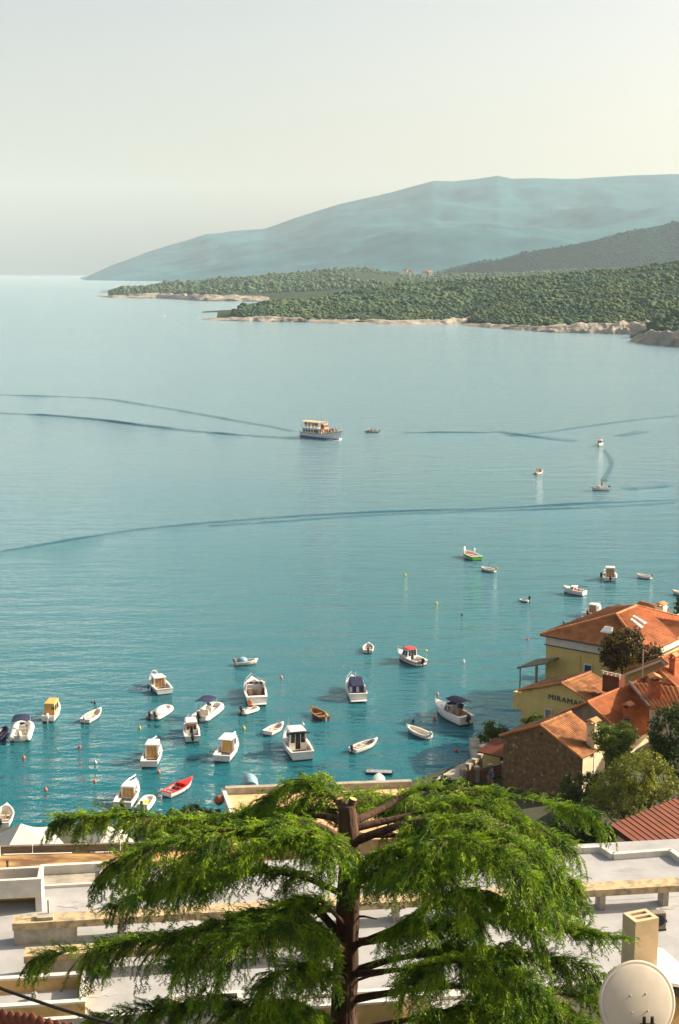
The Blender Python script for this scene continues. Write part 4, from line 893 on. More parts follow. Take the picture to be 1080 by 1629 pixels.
MB().lathe([(.14, 0), (.14, .05)], 10, (w * .5, -.02, rh - .75), Matrix.Rotation(math.pi / 2, 4, 'X')).build("vent_hole", M_DARKC, SH)
ch = chimney(SH, (w - .2, l * .55, eh - .4), .75, .75, 2.4, M_CREAMW, cap=True)
MB().box((w + .01, l * .55, .9), (.05, .15, eh * 2)).build("drain_pipe", M_WHITEW, SH)

# --- house with the grey gable in front of the sign -----------------------------
A = at(874, 1144, 119); w = solve_px(A, eW, 1000, 22); zr = at(941, 1117, (A + eW * w * .5).y).z - A.z
l = solve_px(A + eW * w * .5 + Vector((0, 0, zr)), eR_, 1030, 30)
GH = gable_house("gable_house", "house with a plain grey gable and two brick chimneys below the sign", A, 2.0, THETA, w, l, max(1.2, zr), M_GREYP, M_CREAMW, M_TILE)
eh, rh = GH["eh"], GH["rh"]
chimney(GH, (w - 1.1, 1.6, eh - .1), .62, .62, 2.1, M_BRICK, cap=True); chimney(GH, (w - .5, .55, eh - .6), .7, .6, 1.9, M_STONE, pot=True); chimney(GH, (w - 1.3, l - .9, eh + .0), .75, .75, 2.3, M_BRICK, cap=True)
# --- long pantiled wing stepping out of it -------------------------------------
A2 = at(1036, 1126, 113.5); thp = math.radians(80); aW, aR = house_axes(thp)
r = thing("tiled_wing", "wing with bold pantile columns behind the dark leafy tree", "house", (A2.x, A2.y, 2.0), 0)
Pe0, Pe1 = at(1034, 1126, 113.5), at(1130, 1131, 112.0); Pr0, Pr1 = at(1001, 1086, 120.5), at(1130, 1098, 119)
o_ = Vector((A2.x, A2.y, 2.0)); q = [p - o_ for p in (Pe0, Pe1, Pr1, Pr0)]
MB().slab([p - Vector((0, 0, .03)) for p in q], .12).build("roof_slope", M_TILE, r); tiled(r, q[0], q[1], q[2], q[3], M_TILEP, .42, .5, .11)
pc_ = at(1040, 1116, 116) - o_; chimney(r, (pc_.x, pc_.y, pc_.z - .5), .85, .85, 2.3, M_BRICK, cap=True)
MB().add([q[0] + Vector((.1, .25, -.1)), q[1] + Vector((0, .25, -.1)), Vector((q[1].x, q[1].y + .25, -2)), Vector((q[0].x + .1, q[0].y + .25, -2)), q[0] + Vector((.1, .55, -.1)), q[1] + Vector((0, .55, -.1)), Vector((q[1].x, q[1].y + .55, -2)), Vector((q[0].x + .1, q[0].y + .55, -2))], [(0, 1, 2, 3), (7, 6, 5, 4), (3, 2, 6, 7), (0, 4, 5, 1), (0, 3, 7, 4), (1, 5, 6, 2)]).build("wall", M_CREAMW, r)
MB().tube([q[0] + Vector((-.05, -.05, .1)), q[3] + Vector((-.05, 0, .12))], .09, 6).build("lead_valley", M_LEAD, r)
MB().add([q[3], q[2], q[2] + Vector((1, 6, -1.6)), q[3] + Vector((3.5, 6, -1.6)), q[3] - Vector((0, 0, .3)), q[2] - Vector((0, 0, .3)), q[2] + Vector((1, 6, -1.9)), q[3] + Vector((3.5, 6, -1.9))], [(0, 1, 2, 3), (7, 6, 5, 4), (0, 4, 5, 1), (1, 5, 6, 2), (2, 6, 7, 3), (3, 7, 4, 0)]).build("rear_slope", M_TILE, r)
# --- plain orange roof rising behind the wing -----------------------------------
A3 = at(985, 1098, 124.5); w3 = 9.0
OR = gable_house("orange_roofed_house", "house with a smooth bright orange roof slope behind the brick chimneys", A3, 2.0, THETA, 8.2, 9, max(.9, at(1043, 1066, (A3 + eW * 4.1).y).z - A3.z), M_OCHRE, M_CREAMW, M_TILE, apex=.5)
chimney(OR, (4.8, 1.0, OR["rh"] - .7), .55, .55, 1.6, M_BRICK, cap=True); chimney(OR, (7.2, 1.8, OR["eh"] - .2), .8, .7, 1.7, M_BRICK, pot=True)
# --- ochre gable with white verge ------------------------------------------------
A4 = at(1000, 1068, 131); w4 = solve_px(A4, eW, 1108, 20)
OG = gable_house("ochre_gable_house", "ochre gabled house edged with white verge boards", A4, 2.0, THETA, w4, 8, max(.9, at(1054, 1047, (A4 + eW * w4 * .5).y).z - A4.z), M_OCHRE, M_OCHRE, M_TILE)
for s, x0 in ((1, 0), (-1, w4)):
    MB().slab([(x0 - s * .3, -.34, OG["eh"] - .2), (w4 / 2, -.34, OG["rh"] - .02), (w4 / 2, -.34, OG["rh"] - .28), (x0 - s * .3, -.34, OG["eh"] - .46)], .06).build("verge_board", M_WHITEW, OG)
pole = MB().tube([(0, 0, 0), (0, 0, 2.6)], .05, 6).build("aerial_pole", M_STEEL, None); pole.location = at(1022, 1072, 126); pole.location.z -= .3; tag(pole, "thin pale aerial pole rising between the orange roofs", "pole")
# terracotta tank housing with white posts
tk = thing("roof_terrace", "terracotta roof terrace wall with short white posts", "terrace", at(962, 1088, 124), -THETA)
MB().box((.9, 0, .25), (1.7, 1.0, 1.6)).build("wall", M_REDR, tk); MB().box((.9, -.45, 1.30), (2.0, .1, .07)).build("top_rail", M_WHITEW, tk)
for k in range(5): MB().box((.05 + k * .43, -.45, 1.08), (.06, .08, .4)).build("post", M_WHITEW, tk)

# --- yellow building that carries the sign --------------------------------------
A = at(830, 1098, 127.5); w = solve_px(A, eW, 962, 22); zr = at(900, 1087, (A + eW * w * .5).y).z - A.z
MI = gable_house("yellow_restaurant", "low yellow gabled building lettered across its gable", A, 1.5, THETA, w, 4.4, max(1.0, zr), M_YELLOW, M_YELLOW, M_TILEO, cat="building")
eh, rh = MI["eh"], MI["rh"]
cu = bpy.data.curves.new("lettering", 'FONT'); cu.body = "MIRAMAR"; cu.size = 1.0; cu.extrude = .03; cu.space_character = 1.12; cu.align_x = 'LEFT'
so = bpy.data.objects.new("lettering", cu); COL.objects.link(so); so.parent = MI
xs0 = solve_px(A, eW, 872, 20); so.location = (xs0, -.04, eh - .2); so.rotation_euler = (math.pi / 2, 0, 0); so.scale = (.80, .68, 1); cu.materials.append(mat("sign_grey", (.05, .06, .07), .6))
dg_ = bpy.context.evaluated_depsgraph_get(); lm = bpy.data.meshes.new_from_object(so.evaluated_get(dg_)); lo_ = bpy.data.objects.new("lettering", lm); COL.objects.link(lo_); lo_.parent = MI; lo_.location = so.location; lo_.rotation_euler = so.rotation_euler; lo_.scale = so.scale; bpy.data.objects.remove(so)
window(MI, (xs0 + .1, 0, eh - 2.0), .62, 1.5, 'y-', M_GREYP); MB().ball((xs0 + .5, -.25, eh - 1.8), .2, 8, 6).build("wall_lamp", M_WHITEW, MI)
MB().box((-.55, 1.0, eh - 1.2), (1.1, 1.6, 1.6)).build("side_annex", M_YELLOW, MI)
MB().box2((w * .1, -.16, eh + .25), (w * .14, -.1, eh + .3)).build("bracket", M_BLACK, MI)
tank = MB().lathe([(.05, 0), (.42, .05), (.45, .5), (.36, .8), (.05, .9)], 12).build("water_tank", M_BLACK, None, True); tank.location = at(906, 1095, 131); tag(tank, "black water tank on the restaurant roof", "tank")
# --- hip-roofed yellow house ------------------------------------------------------
A = at(869, 1009, 139); th = math.radians(38); hW, hR = house_axes(th)
YH = thing("yellow_house", "tall yellow house with white cornice and hipped tile roof", "house", (A.x, A.y, 1.5), -th)
w = solve_px(A, hW, 1024, 30); l = 13.5; eh = A.z - 1.5; rz_ = eh + (at(981, 978, (A + hW * w * .45 + hR * 4).y).z - A.z)
MB().box2((0, 0, -2), (w, l, eh - 1.02)).build("wall", M_YELLOW, YH)
MB().box2((-.04, -.04, eh - 1.018), (w + .04, l + .04, eh - .03)).build("cornice", M_WHITEW, YH)
MB().box2((-.16, -.16, eh - 1.10), (w + .16, l + .16, eh - 1.0)).build("string_course", M_LEAD, YH)
c0, c1, c2, c3 = Vector((-.45, -.45, eh)), Vector((w + .45, -.45, eh)), Vector((w + .45, l + .45, eh)), Vector((-.45, l + .45, eh)); ra, rb = Vector((w / 2, w * .42, rz_)), Vector((w / 2, l - w * .42, rz_))
for nm, P in (("roof_slope", (c0, c1, ra, ra)), ("roof_slope", (c1, c2, rb, ra)), ("roof_slope", (c2, c3, rb, rb)), ("roof_slope", (c3, c0, ra, rb))):
    PP = list(P) if (P[2] - P[3]).length > .01 else list(P[:3])
    so = MB().slab(PP, .12).build(nm, M_TILE, YH)
    tiled(so, P[0] + Vector((0, 0, .01)), P[1] + Vector((0, 0, .01)), P[2] + Vector((0, 0, .01)), P[3] + Vector((0, 0, .01)), M_TILEP if P[0] is c0 else M_TILE, .30, .45, .055)
for a_, b_ in ((c0, ra), (c1, ra), (c2, rb), (c3, rb), (ra, rb)): ridge_tiles(YH, a_ + Vector((0, 0, .08)), b_ + Vector((0, 0, .12)), M_TILEP, .15)
MB().slab([c0 + Vector((0, -.06, -.02)), c1 + Vector((0, -.06, -.02)), c1 + Vector((0, .06, -.02)), c0 + Vector((0, .06, -.02))], .14).build("gutter", M_LEAD, YH)
window(YH, (solve_px(A, hW, 937, 30), 0, eh - 3.0), .75, 1.25, 'y-', M_BLUEW)
MB().box((solve_px(A, hW, 924, 30), -.02, eh - 4.5), (.05, .05, 6)).build("wall_joint", M_OCHRE, YH)
def roof_window(P0, P1, P2, P3, u, v, du, dv):
    def q(uu, vv): return (P0.lerp(P1, uu)).lerp(P3.lerp(P2, uu), vv)
    pts = [q(u, v), q(u + du, v), q(u + du, v + dv), q(u, v + dv)]; n_ = (pts[1] - pts[0]).cross(pts[3] - pts[0]).normalized(); n_ = n_ if n_.z > 0 else -n_
    o = MB().slab([p + n_ * .17 for p in pts], .14).build("roof_window", M_WHITEW, YH)
    c = sum(pts, Vector()) / 4; MB().slab([c + (p - c) * .78 + n_ * .19 for p in pts], .03).build("pane", mat("sky_glass", (.35, .42, .45), .12, var=.1, spec=.8), o)
roof_window(c0, c1, ra, ra, .50, .36, .17, .2)
roof_window(c1, c2, rb, ra, .22, .5, .07, .26); roof_window(c1, c2, rb, ra, .36, .55, .07, .26)
gx0 = 6.2   # cross gable on the lit side
MB().add([(w + .5, gx0, eh + .0), (w + .5, gx0 + 5, eh), (w + .5, gx0 + 2.5, eh + 1.15), (w * .62, gx0 + 2.5, eh + 1.15)], [(0, 1, 2), (0, 2, 3), (2, 1, 3), (0, 3, 1)]).build("cross_gable", M_TILE, YH)
ridge_tiles(YH, (w + .5, gx0 + 2.5, eh + 1.2), (w * .62, gx0 + 2.5, eh + 1.2), M_TILEP, .13); ridge_tiles(YH, (w + .5, gx0, eh + .08), (w * .62, gx0 + 2.5, eh + 1.2), M_TILEP, .12)
MB().box2((w + .01, .3, eh - 1.4), (w + .06, l - .3, eh - 3.6)).build("cream_band", M_CREAMW, YH)  # cream band on the side wall under the cornice
# terrace canopy on the sea side
PC = at(868, 1078, 136.5); can = thing("terrace_canopy", "dark timber canopy on thin posts beside the yellow house", "canopy", (PC.x, PC.y, 1.5), -th)
MB().slab([(-3.0, -.6, 4.35 - 1.0), (.2, -.6, 4.35), (.2, 3.2, 4.35), (-3.0, 3.2, 4.35 - 1.0)], .16).build("canopy_roof", M_WOODG, can)
for x, y in ((-2.7, -.4), (-2.7, 3.0), (-.9, -.4)): MB().tube([(x, y, -1), (x, y, 3.3 if x < -2 else 3.9)], .07, 6).build("post", M_GREYP, can)
# --- white house with the arched chimney behind ------------------------------------
PW = at(1048, 1000, 151); WH = thing("white_house", "white house with a broad capped chimney behind the hipped roof", "house", (PW.x, PW.y, 1.5), -THETA)
hz0 = PW.z - 1.5
MB().box2((0, 0, -2), (5.2, 6, hz0 + .9)).build("wall", M_WHITEW, WH)
MB().add([(0, 0, hz0 + .9), (5.2, 0, hz0 + .2), (5.2, 0, hz0 + 1.0), (0, 0, hz0 + 2.0), (0, .25, hz0 + .9), (5.2, .25, hz0 + .2), (5.2, .25, hz0 + 1.0), (0, .25, hz0 + 2.0)], [(0, 1, 2, 3), (7, 6, 5, 4), (3, 2, 6, 7), (0, 4, 5, 1), (1, 5, 6, 2), (0, 3, 7, 4)]).build("parapet", M_WHITEW, WH)
chimney(WH, (-.1, .5, hz0 - .2), 1.0, .9, 2.5, M_WHITEW, cap=True)
window(WH, (1.3, 0, hz0 + .35), .6, .6, 'y-', M_GLASS)
e = [Vector((-4.3, -.6, hz0 + .9)), Vector((-.3, -.6, hz0 + .5)), Vector((-.3, 3.0, hz0 + 1.6)), Vector((-4.0, 3.0, hz0 + 2.0))]
MB().slab(e, .12).build("roof_slope", M_TILEO, WH); tiled(WH, e[0], e[1], e[2], e[3], M_TILEO, .28, .45, .055)
MB().box2((-4.1, -.2, -2), (-.4, 2.8, hz0 + .4)).build("wall", M_GREYP, WH)
sd = thing("satellite_dish", "small grey satellite dish on the roof behind the hipped roof", "satellite dish", at(984, 968, 148), 0)
MB().lathe([(.02, 0), (.3, .05), (.5, .16), (.5, .18), (.3, .08), (.02, .03)], 14, (0, 0, 0), Matrix.Rotation(1.2, 4, 'X')).build("reflector", M_GREY, sd, True); MB().tube([(0, .1, -.8), (0, .1, 0)], .04, 6).build("mast", M_STEEL, sd)

# --- corner house with ribbed red roof ----------------------------------------------
P0, P1 = at(970, 1313, 90.5), None
rd = Vector((.75, .66, 0)).normalized(); sdn = Vector((.66, -.75, -.30))
RH = thing("red_roofed_house", "cream house with a ribbed dark red roof beside the flat white roof", "house", (P0.x, P0.y, 2.0), 0); o_ = Vector((P0.x, P0.y, 2.0))
a0 = P0 - o_; Lr, Ls = 16.0, 9.0
MB().slab([a0, a0 + rd * Lr, a0 + rd * Lr + sdn * Ls, a0 + sdn * Ls], .16).build("roof_slope", M_REDR, RH)
nrm = rd.cross(sdn).normalized(); nrm = nrm if nrm.z > 0 else -nrm
ns = 30
for k in range(ns):     # roofing strips, each lapping the next
    u0 = k * Lr / ns; p0 = a0 + rd * u0 + nrm * .02; p1 = a0 + rd * (u0 + Lr / ns * 1.04) + nrm * .02; dz = nrm * (.05 + rnd.uniform(0, .02))
    MB().add([p0 + dz, p1 + nrm * .01, p1 + sdn * Ls + nrm * .01, p0 + sdn * Ls + dz, p0, p1, p1 + sdn * Ls, p0 + sdn * Ls], [(0, 1, 2, 3), (7, 6, 5, 4), (0, 4, 5, 1), (2, 6, 7, 3), (3, 7, 4, 0), (1, 5, 6, 2)]).build("roofing_strip", M_REDR, RH)
b_ = sdn * Ls; MB().slab([a0 + rd * .2 - nrm * .16, a0 + rd * Lr - nrm * .16, a0 + rd * Lr - nrm * .16 + Vector((-1.6, 2.0, -4)), a0 + rd * .2 - nrm * .16 + Vector((-1.6, 2.0, -4))], .1).build("rear_slope", M_REDR, RH)
wl = a0 + rd * .45 + sdn * .35; wr = a0 + rd * .45 + sdn * (Ls - .3)
MB().add([wl - nrm * .17, wr - nrm * .17, Vector((wr.x, wr.y, -2)), Vector((wl.x, wl.y, -2)), wl - nrm * .17 + rd * .3, wr - nrm * .17 + rd * .3, Vector((wr.x, wr.y, -2)) + rd * .3, Vector((wl.x, wl.y, -2)) + rd * .3], [(0, 1, 2, 3), (7, 6, 5, 4), (0, 4, 5, 1), (0, 3, 7, 4), (1, 5, 6, 2), (3, 2, 6, 7)]).build("gable_wall", M_CREAMW, RH)
MB().slab([a0 - nrm * .0 + Vector((0, -.02, -.02)), a0 + sdn * Ls + Vector((0, -.02, -.02)), a0 + sdn * Ls + Vector((0, -.02, -.26)), a0 + Vector((0, -.02, -.26))], .05).build("verge_board", M_RUST, RH)

# --- waterside terrace, hut and fence ----------------------------------------------
HB = at(766, 1212, 119); HT = thing("beach_hut", "yellow hut with a flat dark red roof at the water's edge", "hut", (HB.x, HB.y, 1.0), -THETA)
MB().box2((0, 0, -1), (1.9, 1.8, HB.z - 1 + 1.0)).build("wall", M_YELLOW, HT); MB().slab([(-.25, -.35, HB.z - 1 + 1.0), (2.5, -.35, HB.z - 1 + 1.15), (2.5, 2.2, HB.z - 1 + 1.75), (-.25, 2.2, HB.z - 1 + 1.6)], .14).build("roof", M_REDR, HT)
MB().box2((1.902, .2, -1), (2.2, 1.6, HB.z - 1 + .9)).build("doorway", M_DARKC, HT)
for k, (px, py, lab) in enumerate(((776, 1186, "white slatted garden table on the terrace behind the hut"), (792, 1184, "grey folded garden furniture beside the slatted table"))):
    q = at(px, py, 122); t_ = thing("garden_table", lab, "table", (q.x, q.y, q.z - .75), .4)
    for j in range(5): MB().box((0, -.4 + j * .2, .74), (1.5, .16, .04)).build("slat", M_WHITEW if k == 0 else M_GREY, t_)
    for sx in (-.6, .6):
        for sy in (-.35, .35): MB().box((sx, sy, .36), (.06, .06, .72)).build("leg", M_WHITEW if k == 0 else M_GREY, t_)
tp = at(790, 1190, 122); ter = MB().prism([(tp.x - 2.2, tp.y - 2.3), (tp.x + 2.5, tp.y - 2.5), (tp.x + 4, tp.y + 5), (tp.x - 2.0, tp.y + 5)], -1.5, tp.z - .78).build("terrace", M_CONC, None); tag(ter, "concrete waterside terrace behind the beach hut", kind="structure")
FB = on(737, 1250, 1.2); FE = on(800, 1238, 1.2); fd = (FE - FB); fn = fd.length; fd.normalize()
FN = thing("garden_fence", "low brown board fence between pale stone piers by the water", "fence", FB, math.atan2(fd.y, fd.x))
npn = 3
for k in range(npn + 1): MB().box((k * fn / npn, 0, .65), (.32, .32, 1.5)).build("pier", M_CONC, FN); MB().box((k * fn / npn, 0, 1.44), (.42, .42, .08)).build("pier_cap", M_CONC, FN)
for k in range(npn):
    for j in range(5): MB().box(((k + .5) * fn / npn, 0, .22 + j * .23), (fn / npn - .34, .06, .19)).build("board", mat("red_brown_board", (.20, .10, .05), .8, var=.25, scale=3), FN)
FN2 = copy_tree(FN); FN2.location = FB + Vector((-.1, .2, 0)); FN2.rotation_euler = (0, 0, math.radians(62)); FN2["label"] = "return of the brown board fence running back to the sea"
sw = MB(); sA, sB = on(690, 1248, .9), on(795, 1188, .9)
dv = (sB - sA).normalized(); pv_ = Vector((dv.y, -dv.x, 0))
sw.prism([(sA.x, sA.y), (sA.x + pv_.x * 1.6, sA.y + pv_.y * 1.6), (sB.x + pv_.x * 1.6, sB.y + pv_.y * 1.6), (sB.x, sB.y)][::-1], -1.5, 1.35); tag(sw.build("quay_wall", M_CONC, None), "weathered grey quay wall along the water by the beach hut", kind="structure")
for k, (px, py) in enumerate(((783, 1254), (777, 1247))):
    person(("person in blue top standing by the fence piers", "person in dark top standing by the fence piers")[k], Vector((on(px, py, 1.3).x, on(px, py, 1.3).y, 1.35)), 200, ("blue", "dark")[k])

# --- tents on the beach ---------------------------------------------------------------
def tent(px, Y, half, lab, py=1310, rise=1.9, rot=.35):
    p = at(px, py, Y); r = thing("beach_tent", lab, "tent", (p.x, p.y, .9), rot); h1 = p.z - .9; h0 = h1 - rise
    c = [Vector((-half, -half, h0)), Vector((half, -half, h0)), Vector((half, half, h0)), Vector((-half, half, h0))]; ap = Vector((0, 0, h1))
    m = MB()
    for k in range(4):       # gently sagging cloth panels
        a, b2 = c[k], c[(k + 1) % 4]; rows = []
        for i in range(6):
            t = i / 5; rows.append([a.lerp(b2, s).lerp(ap, t) - Vector((0, 0, .22 * math.sin(t * math.pi) * (1 - .2 * abs(2 * s - 1)))) for s in np.linspace(0, 1, 6)])
        for i in range(5): m.loft([rows[i], rows[i + 1]], cap=False, closed=False)
    m.build("canopy", M_TENT, r)
    v = MB()
    for k in range(4): a, b2 = c[k], c[(k + 1) % 4]; v.add([a, b2, b2 - Vector((0, 0, .35)), a - Vector((0, 0, .35))], [(0, 1, 2, 3)])
    v.build("valance", M_TENT, r)
    for q in c: MB().tube([q * .97 + Vector((0, 0, -.05)) - Vector((0, 0, 0)), Vector((q.x * .97, q.y * .97, 0))], .05, 6).build("pole", M_STEEL, r)
tent(33, 101, 3.0, "white pitched beach tent showing two full faces", rot=.5); tent(-62, 103, 3.0, "white beach tent cut by the frame edge beyond the first tent", rot=.5)
tent(172, 102.5, 3.0, py=1314, lab="white beach tent half under the cedar's top branch", rot=.5); tent(305, 103.5, 2.2, "small cream tent peak showing over the cedar beside a hedge", py=1302, rise=1.3, rot=.5)

# --- hotel: flat white roofs, raised concrete beams, roof boxes -----------------------
HROT = math.radians(7.5); h1 = Vector((math.cos(HROT), math.sin(HROT), 0)); h2 = Vector((-math.sin(HROT), math.cos(HROT), 0)); ZR = 9.0
HO = thing("hotel", "large flat roofed hotel with white membrane and ochre concrete beams", "hotel", (0, 78, 0), HROT); H0_ = Vector((0, 78, 0))
def uv(px, py, z=ZR): p = on(px, py, z) - H0_; return p.dot(h1), p.dot(h2)
vback = uv(300, 1376)[1]; ub = uv(925, 1362)[0]
u_l, u_r = -40, 45
MB().box2((u_l, -14, -1), (uv(1200, 1372)[0], vback, ZR)).build("roof_deck", M_MEMB, HO)
def hb(name, m, u0, u1, v0, v1, z0, z1, parent=None): return MB().box2((u0, v0, z0), (u1, v1, z1)).build(name, m, parent or HO)
# stepped part of the roof on the sunny side with its upstand
ua, v1_ = uv(880, 1362); u2, v2_ = uv(957, 1355); u3, v3_ = uv(975, 1367); u4, v4_ = uv(1066, 1360); u5, v5_ = uv(1085, 1374)
pts = [(ua - 6, vback - .5), (ua - 6, v1_ + .4), (u2, v2_), (u3, v3_), (u4, v4_), (u5, v5_), (u5 + 6, v5_ - 3.2), (u5 + 6, vback - 8), (ua - 6, vback - 8)]
MB().prism(pts[::-1], ZR - 3, ZR + .012).build("roof_step", M_MEMB, HO)
for a_, b_ in zip(pts[1:6], pts[2:7]):
    A_, B_ = Vector((*a_, 0)), Vector((*b_, 0)); d_ = (B_ - A_).normalized(); n_ = Vector((d_.y, -d_.x, 0)) * .16
    MB().prism([(A_ + n_)[:2], (B_ + n_)[:2], (B_ - n_)[:2], (A_ - n_)[:2]][::-1], ZR - 2.5, ZR + .38).build("upstand", M_WHITEW, HO)
def beam(px0, px1, py, depth, zt, th, gap, solid, lab_posts=()):
    u0, v0 = uv(px0, py, zt); u1 = uv(px1, py, zt)[0]
    n = 5
    for k in range(n): hb("beam_coping", M_LICHEN, u0 + k * (u1 - u0) / n + .004, u0 + (k + 1) * (u1 - u0) / n - .004, v0 - depth, v0, zt - th, zt + (k % 2) * .006)
    us = u0 + (u1 - u0) * solid
    hb("beam_wall", M_CONC, u0 + .06, us, v0 - depth + .06, v0 - .06, ZR, zt - th - .003)
    for p in lab_posts:
        pu = uv(p, py, zt)[0]; hb("beam_post", M_CONC, pu - .16, pu + .16, v0 - depth + .1, v0 - .1, ZR, zt - th - .003)
    return u0, u1, v0
bu0, bu1, bv = beam(22, 1130, 1456, 1.05, ZR + 1.25, .38, .8, .09, (192, 330, 470, 640, 780, 875, 990, 1100))
hb("beam_wall", M_WHITEW, uv(868, 1456, ZR + 1.25)[0], uv(948, 1456, ZR + 1.25)[0], bv - .95, bv - .1, ZR, ZR + .865)
beam(40, 560, 1507, 1.0, ZR + 1.25, .38, .8, .22, (300, 420, 520))
hb("ballast_block", M_CONC, uv(58, 1466, ZR + 1.27)[0], uv(84, 1466, ZR + 1.27)[0], bv - .85, bv - .3, ZR + 1.27, ZR + 1.42)
MB().tube([Vector((uv(76, 1462, ZR + 1.3)[0], bv - .35, ZR + 1.25)), Vector((uv(76, 1462, ZR + 1.3)[0], bv - .35, ZR + 2.15))], .035, 6).build("lightning_rod", M_BLACK, HO)
def roof_box(px0, px1, py_front, dv_, z0, z1, floor_z, wall_m, floor_m, name="roof_box", rim=.22):
    u0, v0 = uv(px0, py_front, z1); u1 = uv(px1, py_front, z1)[0]; v1 = v0 + dv_
    for a_ in ((u0, u1, v0, v0 + rim), (u0, u1, v1 - rim, v1), (u0, u0 + rim, v0 + rim, v1 - rim), (u1 - rim, u1, v0 + rim, v1 - rim)):
        hb(name + "_wall", wall_m, a_[0], a_[1], a_[2], a_[3], z0, z1 - .1); hb(name + "_rim", M_WHITEW, a_[0] - .03 * (a_[0] == u0), a_[1] + .03 * (a_[1] == u1), a_[2] - .03 * (a_[2] == v0), a_[3] + .03 * (a_[3] == v1), z1 - .098, z1 + .02)
    hb(name + "_floor", floor_m, u0 + rim, u1 - rim, v0 + rim, v1 - rim, floor_z - .3, floor_z)
    return u0, u1, v0, v1
q = roof_box(-60, 64, 1405, 1.75, ZR + .85, ZR + 1.9, ZR + 1.0, M_WHITEW, M_EARTHR, "planter")
for s_ in (q[1] - .35, q[0]): hb("planter_leg", M_WHITEW, s_, s_ + .35, q[2], q[3], ZR, ZR + .848)
hb("planter_ledge", M_OCHRE, q[0], q[1], q[3] - .25, q[3] - .02, ZR, ZR + .4)
hb("terrace_wall", M_WHITEW, uv(66, 1385)[0], uv(162, 1385)[0], vback - .35, vback - .05, ZR, ZR + .55); hb("terrace_wall", M_WHITEW, uv(168, 1385)[0], uv(230, 1385)[0], vback - .35, vback - .05, ZR, ZR + .55)
u0_, v0_ = uv(66, 1414); u1_ = uv(164, 1408)[0]
hb("terrace_kerb", M_WHITEW, u0_, u1_, v0_, v0_ + .22, ZR, ZR + .16); hb("terrace_kerb", M_WHITEW, u1_ - .25, u1_, v0_ + .22, vback - .36, ZR, ZR + .16)
hb("terrace_floor", M_CONC, u0_, u1_ - .25, v0_ + .22, vback - .36, ZR - .2, ZR + .02)
hb("terrace_kerb", M_WHITEW, uv(172, 1399)[0], uv(420, 1399)[0], uv(172, 1399)[1], uv(172, 1399)[1] + .2, ZR, ZR + .15)
roof_box(-60, 134, 1606, 3.0, ZR - 1, ZR + .75, ZR - .15, M_OCHRE, M_EARTHR, "roof_pit", .3)
roof_box(270, 387, 1600, 1.0, ZR - 2, ZR + .6, ZR + .45, M_OCHRE, M_MEMB, "roof_box"); roof_box(470, 645, 1603, 1.25, ZR - 2, ZR + .6, ZR + .45, M_OCHRE, M_MEMB, "roof_box")
roof_box(690, 880, 1606, 1.3, ZR - 2, ZR + .6, ZR + .45, M_OCHRE, M_MEMB, "roof_box")
for px_, py_ in ((120, 1440), (262, 1425), (160, 1580), (1000, 1385), (1062, 1440), (330, 1560)):
    a_, b_ = uv(px_, py_); MB().prism([(a_ + .9 * math.cos(t_) * rnd.uniform(.5, 1.2), b_ + .5 * math.sin(t_) * rnd.uniform(.5, 1.2)) for t_ in np.linspace(0, 2 * math.pi, 15)[:-1]], ZR - .02, ZR + .016).build("roof_patch", mat("patched_membrane", (.34, .34, .33), .85, var=.2, scale=1.5), HO)
# front storey below the boxes
hb("front_wall", M_WHITEW, -30, 30, -14.2, -13.9, -1, ZR + .3)
for k, (px, py) in enumerate(((238, 1500), (700, 1442), (1057, 1473), (55, 1590))):
    uu, vv = uv(px, py); MB().lathe([(.08, 0), (.08, .25), (.16, .26), (.13, .36), (.02, .38)], 8, (uu, vv, ZR)).build("roof_vent", M_STEEL if k != 2 else M_BLACK, HO)
uu, vv = uv(1046, 1478); vb = thing("air_conditioner", "dark square air conditioning unit behind the tan chimney", "air conditioner", H0_ + h1 * uu + h2 * vv + Vector((0, 0, ZR)), HROT)
MB().box((0, 0, .55), (.7, .5, .9)).build("casing", M_GREYP, vb); MB().lathe([(.02, 0), (.28, .01), (.30, .03), (.02, .03)], 12, (0, -.26, .6), Matrix.Rotation(math.pi / 2, 4, 'X')).build("fan_grille", M_BLACK, vb); MB().box((0, 0, .06), (.8, .5, .1)).build("feet", M_BLACK, vb)
# lower ochre roof and timber rail in front of the tents
zb = 5.0; q0 = on(-90, 1392, zb); q1 = on(330, 1380, zb); q2 = on(330, 1352, zb); q3 = on(-90, 1362, zb)
LR = thing("lower_roof", "low flat roof of dry ochre earth between hotel and tents", "roof", (q0.x, q0.y, 0), 0); o_ = Vector((q0.x, q0.y, 0))
MB().prism([(p - o_)[:2] for p in (q0 - Vector((0, 6, 0)), q1 - Vector((0, 6, 0)), q2, q3)], -1, zb).build("roof_deck", M_EARTHR, LR)
ra_, rb_ = q3 - o_ + Vector((0, .2, 0)), q2 - o_ + Vector((0, .2, 0)); rdv = (rb_ - ra_); 
for k in range(6):
    a_ = ra_.lerp(rb_, k / 6 + .002); b_ = ra_.lerp(rb_, (k + 1) / 6 - .002); c_ = (a_ + b_) / 2; MB().box((c_.x, c_.y, zb + .30), ((b_ - a_).length, .28, .52), math.atan2(rdv.y, rdv.x)).build("parapet_board", M_WOODG, LR)
MB().box((on(3, 1355, zb).x - o_.x, ra_.y - .25, zb + .3), (.16, .16, .75)).build("post", M_WHITEW, LR)
